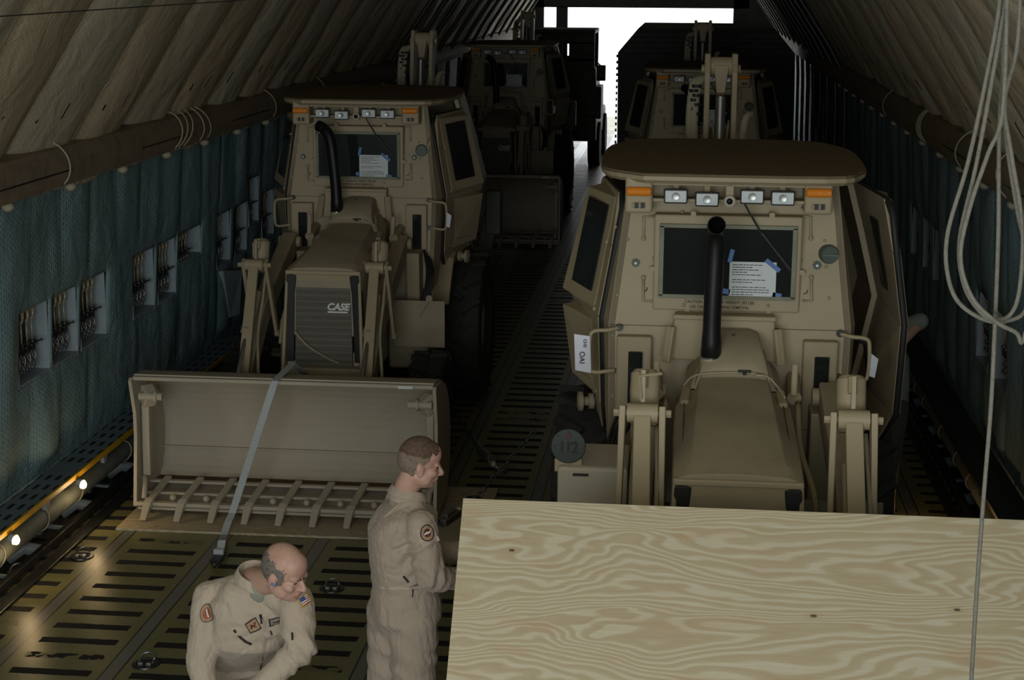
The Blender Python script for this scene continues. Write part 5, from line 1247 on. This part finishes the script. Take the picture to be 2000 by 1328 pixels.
def patch(cast, px, name, parent, bands, size, shape='round', tilt=0, lift=.004, mark=None, up=V((0, 0, 1)), aspect=1.0):
    p, n = cast(CO, ray(*px))
    if p is None: return None
    n = (n*.75-ray(*px).normalized()*.25).normalized()
    u = up.cross(n).normalized(); v = n.cross(u)
    ct, st = math.cos(tilt), math.sin(tilt); u, v = u*ct+v*st, v*ct-u*st
    def on(a, b, k=0):
        s = p+u*a+v*b; q, _ = cast(s+n*.06, -n)
        if q is None or (q-s).length > .035: q = s-n*min(.03, 6*(a*a+b*b))
        return q+n*(lift+k)
    mb = MB()
    if shape == 'round':
        N = 36; rr_ = [0.001]+[b[0] for b in bands]; rings = [[mb.bm.verts.new(on(size*r*math.cos(2*PI*k/N), size*aspect*r*math.sin(2*PI*k/N))) for k in range(N)] for r in rr_]
        for i, (r, m) in enumerate(bands):
            mb.mat(M[m])
            for k in range(N): mb._f([rings[i][k], rings[i][(k+1) % N], rings[i+1][(k+1) % N], rings[i+1][k]])
    else:
        NX, NZ = 14, 10; g = [[mb.bm.verts.new(on(size*(-1+2*i/NX), size*aspect*(-1+2*j/NZ))) for j in range(NZ+1)] for i in range(NX+1)]
        for i in range(NX):
            for j in range(NZ):
                mb.mat(M[bands((i+.5)/NX, (j+.5)/NZ)]); mb._f([g[i][j], g[i+1][j], g[i+1][j+1], g[i][j+1]])
    ob = mb.build(name, None, parent, smooth=True)
    if mark:
        mb = MB()
        for pts, w in mark[0]:
            rs = []
            for i, (a, b) in enumerate(pts):
                a2, b2 = pts[min(i+1, len(pts)-1)]; a1, b1 = pts[max(i-1, 0)]; L = math.hypot(a2-a1, b2-b1) or 1; nx, ny = -(b2-b1)/L, (a2-a1)/L
                rs.append([on(size*(a+nx*w), size*(b+ny*w), .0015), on(size*(a-nx*w), size*(b-ny*w), .0015)])
            for i in range(len(rs)-1): mb.quad(rs[i][0], rs[i][1], rs[i+1][1], rs[i+1][0])
        mb.build(name+'_emblem', M[mark[1]], ob)
    return ob
def ribbon_on(cast, pxs, w, name, mat, parent, lift=.004):
    pts = []
    for q in pxs:
        p, n = cast(CO, ray(*q))
        if p is not None: pts.append((p, n))
    if len(pts) < 2: return
    mb = MB(); rs = []
    for i, (p, n) in enumerate(pts):
        d = (pts[min(i+1, len(pts)-1)][0]-pts[max(i-1, 0)][0]).normalized(); s = d.cross(n).normalized()*w/2
        rs.append([p+s+n*lift, p-s+n*lift, p-s-n*.002, p+s-n*.002])
    mb.rings(rs); return mb.build(name, M[mat], parent, smooth='auto')
def face_bits(person, o, M_, brow):
    for s in (-1, 1):
        m = MB(); ell(m, M_, (.0775, s*.031, -.005), (.004, .011, .0022), o); m.build('closed_eye', M['brow'], person, smooth=True)
        m = MB(); m.tube([V(o)+M_ @ V(p) for p in ((.090, s*.014, .012), (.091, s*.030, .017), (.078, s*.046, .012))], [.003, .004, .002], 6); m.build('eyebrow', M[brow], person, smooth=True)
    m = MB(); m.tube([V(o)+M_ @ V(p) for p in ((.083, -.022, -.0655), (.0945, 0, -.064), (.083, .022, -.0655))], .0018, 6); m.build('lip_line', paint('lip_line', (.25, .09, .08), .6), person)

# ---- standing man by the plywood
Yp = 7.58; az = R(22); f_ = V((math.cos(az), math.sin(az), 0)); r_ = V((math.sin(az), -math.cos(az), 0)); Z = V((0, 0, 1))
def q2(px, py, dy=0.): return atY(px, py, Yp+dy)
pel = q2(794, 1196); che = q2(786, 1066); nb = q2(797, 972); waist = q2(790, 1140); pel.z = max(pel.z, .98)
rsh = nb + r_*.185 + V((.02, 0, -.085)); lsh = nb - r_*.175 + V((0, 0, -.075)) - f_*.0
rel = q2(842, 1128, -.22); rwr = q2(905, 1132, -.02)
Hm = frame((math.cos(R(14)), math.sin(R(14)), -.20))*1.06; Ho = q2(821, 904, -.02)
cm = MB()
loft(cm, [(pel-Z*.13, f_, r_, .13, .16), (pel-Z*.06, f_, r_, .172, .195), (pel+Z*.04, f_, r_, .172, .19), (waist, f_, r_, .160, .18), (che-Z*.02, f_, r_, .168, .205), (che+Z*.09, f_, r_, .165, .23), (nb-Z*.07, f_, r_, .14, .205), (nb-Z*.02, f_, r_, .085, .12), (nb+Z*.02, f_, r_, .07, .08)])
for sh, el_, wr in ((rsh, rel, rwr), (lsh, lsh+V((.05, .05, -.30))+f_*.10, lsh+f_*.38+V((.05, 0, -.30)))):
    capsule(cm, sh, sh.lerp(el_, .5), .082, .076, 18); capsule(cm, sh.lerp(el_, .5), el_, .076, .067, 18); capsule(cm, el_, wr, .066, .050, 18)
legs2 = []; feet = []
for s in (-1, 1):
    hp = pel + r_*s*.095 - Z*.06; kn = V((hp.x+.02, hp.y, .50)) + r_*s*.01; an = V((hp.x-.02, hp.y+.0, .12)) + r_*s*.02; feet.append(an)
    hp = hp+f_*(.035 if s > 0 else -.035)-V((.02, 0, 0)); kn = kn+f_*(.04 if s > 0 else -.05)-V((.05, 0, 0)); an = an-V((.06, 0, 0)); feet[-1] = an; legs2.append((hp, kn, an)); capsule(cm, hp, kn, .125, .105, 18); capsule(cm, kn, an, .100, .085, 18)
body = MB()
head(body, Ho, Hm, nb-f_*.03, 1.04)
loft(body, [(pel-Z*.1, f_, r_, .10, .13), (waist, f_, r_, .11, .14), (che+Z*.05, f_, r_, .11, .17), (nb-Z*.03, f_, r_, .06, .08)])
for sh, el_, wr in ((rsh, rel, rwr), (lsh, lsh+V((.05, .05, -.30))+f_*.10, lsh+f_*.38+V((.05, 0, -.30)))):
    capsule(body, sh, el_, .05, .042); d = (wr-el_).normalized(); capsule(body, el_, wr+d*.05, .042, .028); fingers(body, wr+d*.05, d, V((0, -.3, 1)))
for hp, kn, an in legs2: capsule(body, hp, kn, .08, .055); capsule(body, kn, an, .055, .045)
P2 = skinned(body, 'person', M['skin'], .0048, 7)
tag(P2, 'standing person in tan flight suit with short brown hair, reaching behind the plywood', 'person')
cov = skinned(cm, 'flight_suit', M['coverall'], .009, 5, P2)
wrinkle(cov, lambda p: folds(p, ((rel, (rwr-rel).normalized(), .10, 95), (rsh.lerp(rel, .15)+V((-.05, 0, -.05)), V((.6, 0, -.8)), .11, 80), (waist, V((.1, 0, 1)), .13, 75), (pel-Z*.22, V((.5, 0, .8)), .2, 60)), .62))
hair('hair', Hm, Ho, M['hair_brown'], lambda c: (c.z > .062-.0*c.x and c.x < .066) or (c.z > -.02+max(0, c.x+.02)*1.1 and c.x < .034) or (c.x < -.028 and c.z > -.055), P2, .0015)
hair('side_hair', Hm, Ho, M['hair_fade'], lambda c: c.z < .045 and ((c.z > -.02+max(0, c.x+.02)*1.1 and c.x < .034) or (c.x < -.028 and c.z > -.055)), P2, .0022)
face_bits(P2, Ho, Hm, 'brow')
for an in feet:
    m = MB(); capsule(m, an+Z*.10, an-Z*.04, .06, .055); capsule(m, an+V((0, 0, -.065))-f_*.02, an+f_*.17+V((0, 0, -.072)), .052, .045)
    b_ = m.build('boot', M['boot'], P2, smooth=True); r = b_.modifiers.new('r', 'REMESH'); r.mode = 'VOXEL'; r.voxel_size = .012; r.use_smooth_shade = True
def collar(nbase, M3, r0, r1, h, parent, tilt=(0, 0, 0), open_=.0, mat='coverall'):
    mb = MB(); N = 30; rows = []
    for k, (rr2, hh) in enumerate(((r0*1.10, -.02), (r0, h*.55), (r1, h), (r1*1.10, h*.98), (r1*1.28, h*.45), (r1*1.34, h*.30))):
        row = []
        for i in range(N+1):
            a = open_+(2*PI-2*open_)*i/N; fr = abs(i/N*2-1)
            p = V((math.cos(a)*rr2*1.08, math.sin(a)*rr2, hh - .022*fr**4*(k > 1)))
            row.append(V(nbase)+M3 @ p)
        rows.append(row)
    for a, b in zip(rows[:-1], rows[1:]):
        for i in range(N): mb.quad(a[i], a[i+1], b[i+1], b[i])
    bmesh.ops.remove_doubles(mb.bm, verts=mb.bm.verts, dist=1e-5)
    o = mb.build('collar', M[mat], parent, smooth=True); s = o.modifiers.new('t', 'SOLIDIFY'); s.thickness = .006
    s = o.modifiers.new('s', 'SUBSURF'); s.levels = s.render_levels = 1
    return o
collar(nb-f_*.005+Z*.0, frame((f_.x, f_.y, -.18), (.25, .1, 1)), .076, .072, .062, P2, open_=.35)
cst = caster(cov)
sq = [((-.45, -.18), (-.2, .02), (0, .12), (.2, -.02), (.42, .16)), ((-.3, -.05), (0, -.12), (.3, .05))]
patch(cst, (834, 1041), 'round_patch', P2, [(.50, 'patch_maroon'), (.86, 'patch_tan'), (1.0, 'patch_black')], .036, mark=([(sq[0], .09), (sq[1], .06)], 'white'), aspect=1.12, tilt=.1)['label'] = 'round maroon and tan shoulder patch'
patch(cst, (836, 1046), 'patch_backing', P2, lambda a, b: 'coverall_pale', .046, 'rect', .35, lift=.0015, aspect=.9)
ribbon_on(cst, [(725, 1143), (745, 1147), (770, 1149), (800, 1148), (825, 1146)], .012, 'waist_seam', 'coverall_pale', P2)
ribbon_on(cst, [(788, 1125), (792, 1130), (798, 1137)], .010, 'pocket_slit', 'patch_black', P2)
ribbon_on(cst, [(778, 985), (752, 1010), (745, 1050), (748, 1100), (757, 1140)], .006, 'back_pleat', 'coverall_pale', P2)
ribbon_on(cst, [(806, 1150), (806, 1158), (805, 1166)], .004, 'seam', 'patch_black', P2)

# ---- bending bald man, front left
Yq = 7.05; az = R(-68); f_ = V((math.cos(az), math.sin(az), 0)); r_ = V((math.sin(az), -math.cos(az), 0))
def q1(px, py, dy=0.): return atY(px, py, Yq+dy)
nb = q1(498, 1138, .06); rsh = q1(410, 1168, .10); lsh = q1(578, 1172, .0); che = q1(490, 1235, .14); waist = q1(470, 1318, .34); pel = V((waist.x-.03, Yq+.55, .90))
ax = (nb-che).normalized()
def sec(c, axd, rf, rl):
    axd = V(axd).normalized(); rr_ = (r_-r_.dot(axd)*axd).normalized(); ff = axd.cross(rr_)*-1
    return (c, ff, rr_, rf, rl)
cm = MB()
loft(cm, [sec(pel-V((0, -.02, .08)), (0, -.3, 1), .15, .18), sec(pel, (0, -.5, .9), .165, .195), sec(pel.lerp(waist, .6), (0, -.7, .7), .165, .19), sec(waist+V((0, .0, .02)), waist-pel, .160, .190), sec(che, ax, .155, .205), sec(che.lerp(nb, .55), ax, .140, .205), sec(nb-ax*.03, ax, .105, .16), sec(nb+ax*.02, ax, .075, .085)])
tz_ = V((0, .02, -.02)); capsule(cm, nb+tz_, rsh.lerp(nb, .15)+tz_, .085, .088, 18); capsule(cm, nb+tz_, lsh.lerp(nb, .15)+tz_, .085, .088, 18)
rel = q1(392, 1300, .02); rwr = V((rel.x+.06, Yq-.06, .66)); lel = q1(588, 1268, -.10); lwr = q1(505, 1345, -.20)
for sh, el_, wr in ((rsh, rel, rwr), (lsh, lel, lwr)):
    capsule(cm, sh, sh.lerp(el_, .5), .086, .082, 18); capsule(cm, sh.lerp(el_, .5), el_, .082, .072, 18); capsule(cm, el_, wr, .070, .052, 18)
feet = []; kn_ = []
for s in (-1, 1):
    hp = pel + r_*s*.10 - Z*.04; kn = hp + V((.02, -.22, -.42)) + r_*s*.03; an = V((kn.x, kn.y+.16, .12)); feet.append(an); kn_.append((hp, kn))
    capsule(cm, hp, kn, .115, .088, 18); capsule(cm, kn, an, .086, .074, 18)
body = MB()
Hm = frame((math.cos(R(-20)), math.sin(R(-20)), -.30), (.16, -.12, 1))*1.12; Ho = q1(556, 1117, -.08)
head(body, Ho, Hm, nb+ax*.0, 1.10)
loft(body, [sec(pel, (0, -.5, .9), .11, .14), sec(che, ax, .11, .15), sec(nb-ax*.03, ax, .06, .09)])
for sh, el_, wr in ((rsh, rel, rwr), (lsh, lel, lwr)):
    capsule(body, sh, el_, .05, .042); d = (wr-el_).normalized(); capsule(body, el_, wr+d*.05, .042, .028); fingers(body, wr+d*.05, d, V((0, -1, .3)))
for (hp, kn), an in zip(kn_, feet): capsule(body, hp, kn, .08, .055); capsule(body, kn, an, .055, .045)
P1 = skinned(body, 'person', M['skin'], .0048, 7)
tag(P1, 'bald person in pale tan flight suit bending forward at lower left, head turned right', 'person')
cov = skinned(cm, 'flight_suit', M['coverall_pale'], .009, 5, P1)
wrinkle(cov, lambda p: folds(p, ((lel, (lwr-lel).normalized(), .11, 90), (rsh.lerp(rel, .25)+V((.08, 0, 0)), V((.8, 0, -.6)), .12, 80), (lsh.lerp(che, .5), V((.3, 0, .9)), .12, 70), (nb.lerp(che, .3), V((.9, 0, .3)), .12, 70)), .5, (1, 1, .8)))
hair('hair', Hm, Ho, M['hair_grey'], lambda c: -.050 < c.z-max(0, c.x+.02)*.5 and c.z < .088-.42*(c.x+.09) and c.x < .038, P1, .0004)
face_bits(P1, Ho, Hm, 'hair_grey')
m = MB(); ell(m, Hm, (.004, -.084, -.022), (.008, .007, .008), Ho); m.build('ear_plug', M['tape'], P1, smooth=True)['label'] = 'blue ear plug'
for an in feet:
    m = MB(); capsule(m, an+Z*.10, an-Z*.04, .06, .055); capsule(m, an+V((0, 0, -.065))-f_*.02, an+f_*.17+V((0, 0, -.072)), .052, .045)
    b_ = m.build('boot', M['boot'], P1, smooth=True); r = b_.modifiers.new('r', 'REMESH'); r.mode = 'VOXEL'; r.voxel_size = .012; r.use_smooth_shade = True
collar(nb+ax*.005, frame(V((.75, -.75, -.25)), ax), .078, .074, .070, P1, open_=.55, mat='coverall_pale')
m = MB(); capsule(m, nb+ax*.0+V((.03, -.03, -.02)), nb+ax*.03+V((.035, -.04, -.01)), .068, .060, 20); m.build('undershirt', M['collar_tee'], P1, smooth=True)['label'] = 'grey-green undershirt at the neck'
cst = caster(cov)
sq = [((-.15, .55), (-.02, .1), (.05, -.1), (.15, -.5)), ((-.25, .3), (0, .15), (.2, -.1), (.3, -.3))]
patch(cst, (406, 1197), 'round_patch', P1, [(.62, 'patch_rust'), (.92, 'patch_tan'), (1.0, 'patch_black')], .037, mark=([(sq[0], .10)], 'white'), aspect=1.15, lift=.006)
def flag(a, b):
    if a < .12 or a > .88 or b < .12 or b > .88: return 'patch_gold'
    if a < .55 and b > .45: return 'flag_blue'
    return 'flag_red' if int(b*10) % 2 else 'white'
patch(cst, (596, 1172), 'flag_patch', P1, flag, .034, 'rect', .35, aspect=.72)
def nt_(a, b): return 'patch_black' if (a < .06 or a > .94 or b < .10 or b > .90) else 'collar_tee'
patch(cst, (545, 1211), 'name_patch', P1, nt_, .048, 'rect', .16, lift=.009, aspect=.52, mark=([(((-.65, 0), (-.2, .05), (0, .12), (.2, .05), (.65, 0)), .09), (((0, -.25), (0, .3)), .10)], 'patch_maroon'))
def cs_(a, b): return 'patch_black' if (a < .08 or a > .92 or b < .10 or b > .90) else 'patch_tan'
patch(cst, (494, 1222), 'chest_patch', P1, cs_, .029, 'rect', .45, aspect=1.1, mark=([(((-.5, -.3), (-.1, .3), (.2, -.2), (.5, .4)), .16), (((-.4, .4), (.4, -.5)), .08)], 'patch_maroon'))
ribbon_on(cst, [(512, 1206), (516, 1225), (516, 1245), (514, 1270), (510, 1300), (506, 1326)], .010, 'zip', 'coverall', P1)
ribbon_on(cst, [(508, 1200), (511, 1210), (511, 1218)], .012, 'zip_pull', 'darksteel', P1)
ribbon_on(cst, [(457, 1230), (470, 1245), (480, 1253), (491, 1258)], .012, 'pocket_zip', 'patch_black', P1)
ribbon_on(cst, [(528, 1232), (531, 1240)], .008, 'pocket_zip', 'patch_black', P1)
ribbon_on(cst, [(571, 1235), (571, 1250)], .010, 'sleeve_zip', 'patch_black', P1)

# ---- shaded man behind the open cab door
Yr = 11.9
def q3(px, py, dy=0.): return atY(px, py, Yr+dy)
f_ = V((-.9, -.3, 0)).normalized(); r_ = V((f_.y, -f_.x, 0))
X0 = 1.52; pel = V((X0+.02, Yr, .98)); che = V((X0+.0, Yr, 1.34)); nb = V((X0-.12, Yr-.02, 1.62))
tm = MB(); loft(tm, [(pel-Z*.02, f_, r_, .12, .16), (pel+Z*.17, f_, r_, .12, .155), (che, f_, r_, .125, .185), (nb-Z*.08, f_, r_, .11, .18), (nb, f_, r_, .06, .08)])
sh1 = nb+V((.02, -.17, -.09)); el1 = q3(1797, 628, -.22); wr1 = V((1.46, Yr-.36, 1.40))
sh2 = nb+V((-.02, .17, -.09)); el2 = sh2+V((-.02, .02, -.3)); wr2 = el2+V((-.05, -.2, .05))
capsule(tm, sh1, sh1.lerp(el1, 1.0), .07, .06); capsule(tm, sh2, sh2.lerp(el2, .6), .07, .065)
body = MB(); Hm = frame((-.95, -.2, -.3)); Ho = nb+V((-.06, 0, .16)); head(body, Ho, Hm, nb)
loft(body, [(pel-Z*.02, f_, r_, .09, .12), (che, f_, r_, .09, .14), (nb-Z*.04, f_, r_, .06, .08)])
for sh, el_, wr in ((sh1, el1, wr1), (sh2, el2, wr2)):
    capsule(body, sh, el_, .045, .042); d = (wr-el_).normalized(); capsule(body, el_, wr, .042, .028); fingers(body, wr, d, V((0, -.5, 1)))
lm = MB(); feet = []
for s in (-1, 1):
    hp = pel+r_*s*.09; kn = V((hp.x-.03, hp.y-.04, .52)); an = V((hp.x-.04, hp.y+.03*s, .13)); feet.append(an)
    capsule(body, hp, kn, .07, .05); capsule(body, kn, an, .05, .04); capsule(lm, hp, kn, .10, .08); capsule(lm, kn, an, .08, .07)
capsule(lm, pel-r_*.05, pel+r_*.05, .115, .115)
P3 = skinned(body, 'person', M['skin'], .008, 3)
tag(P3, 'shadowed person in grey-green t-shirt standing behind the open door of the nearest loader', 'person')
skinned(tm, 't_shirt', M['tshirt'], .013, 4, P3, .015, .12); skinned(lm, 'trousers', M['trouser'], .013, 4, P3, .015, .12)
hair('hair', Hm, Ho, M['hair_brown'], lambda c: c.z > .03 and c.x < .06 or c.x < -.02 and c.z > -.04, P3, .004)
for an in feet:
    m = MB(); capsule(m, an+Z*.08, an-Z*.05, .055, .052); capsule(m, an+V((0, 0, -.078))-f_*.02, an+f_*.15+V((0, 0, -.085)), .05, .043)
    m.build('boot', M['boot'], P3, smooth=True)


# ------------------------------------------------------------------ light, camera, world
wd = bpy.data.worlds.new('world'); bpy.context.scene.world = wd; wd.use_nodes = True
bg = wd.node_tree.nodes['Background']; bg.inputs[0].default_value = (.93, .96, 1, 1); bg.inputs[1].default_value = 3.2
def area(name, loc, size, sy, energy, target, col=(1, 1, 1)):
    ld = bpy.data.lights.new(name, 'AREA'); ld.shape = 'RECTANGLE'; ld.size = size; ld.size_y = sy; ld.energy = energy; ld.color = col
    o = bpy.data.objects.new(name, ld); C.objects.link(o); o.location = loc
    o.rotation_euler = (V(target)-V(loc)).to_track_quat('-Z', 'Y').to_euler(); return o
area('open_nose_daylight', (-.9, -1.3, 2.9), 5.2, 3.0, 330, (-1.0, 12, 2.5), (.95, 1, .985))
cam = bpy.data.cameras.new('camera'); co = bpy.data.objects.new('camera', cam); C.objects.link(co)
cam.sensor_width = 36; cam.lens = FPX/2000*36; cam.clip_end = 2000; cam.clip_start = .05
co.matrix_world = Matrix.Translation(CO) @ CM.to_4x4()
sc = bpy.context.scene; sc.camera = co
sc.view_settings.view_transform = 'Standard'; sc.view_settings.look = 'None'; sc.view_settings.gamma = 1; sc.view_settings.exposure = 0; sc.view_settings.use_curve_mapping = False
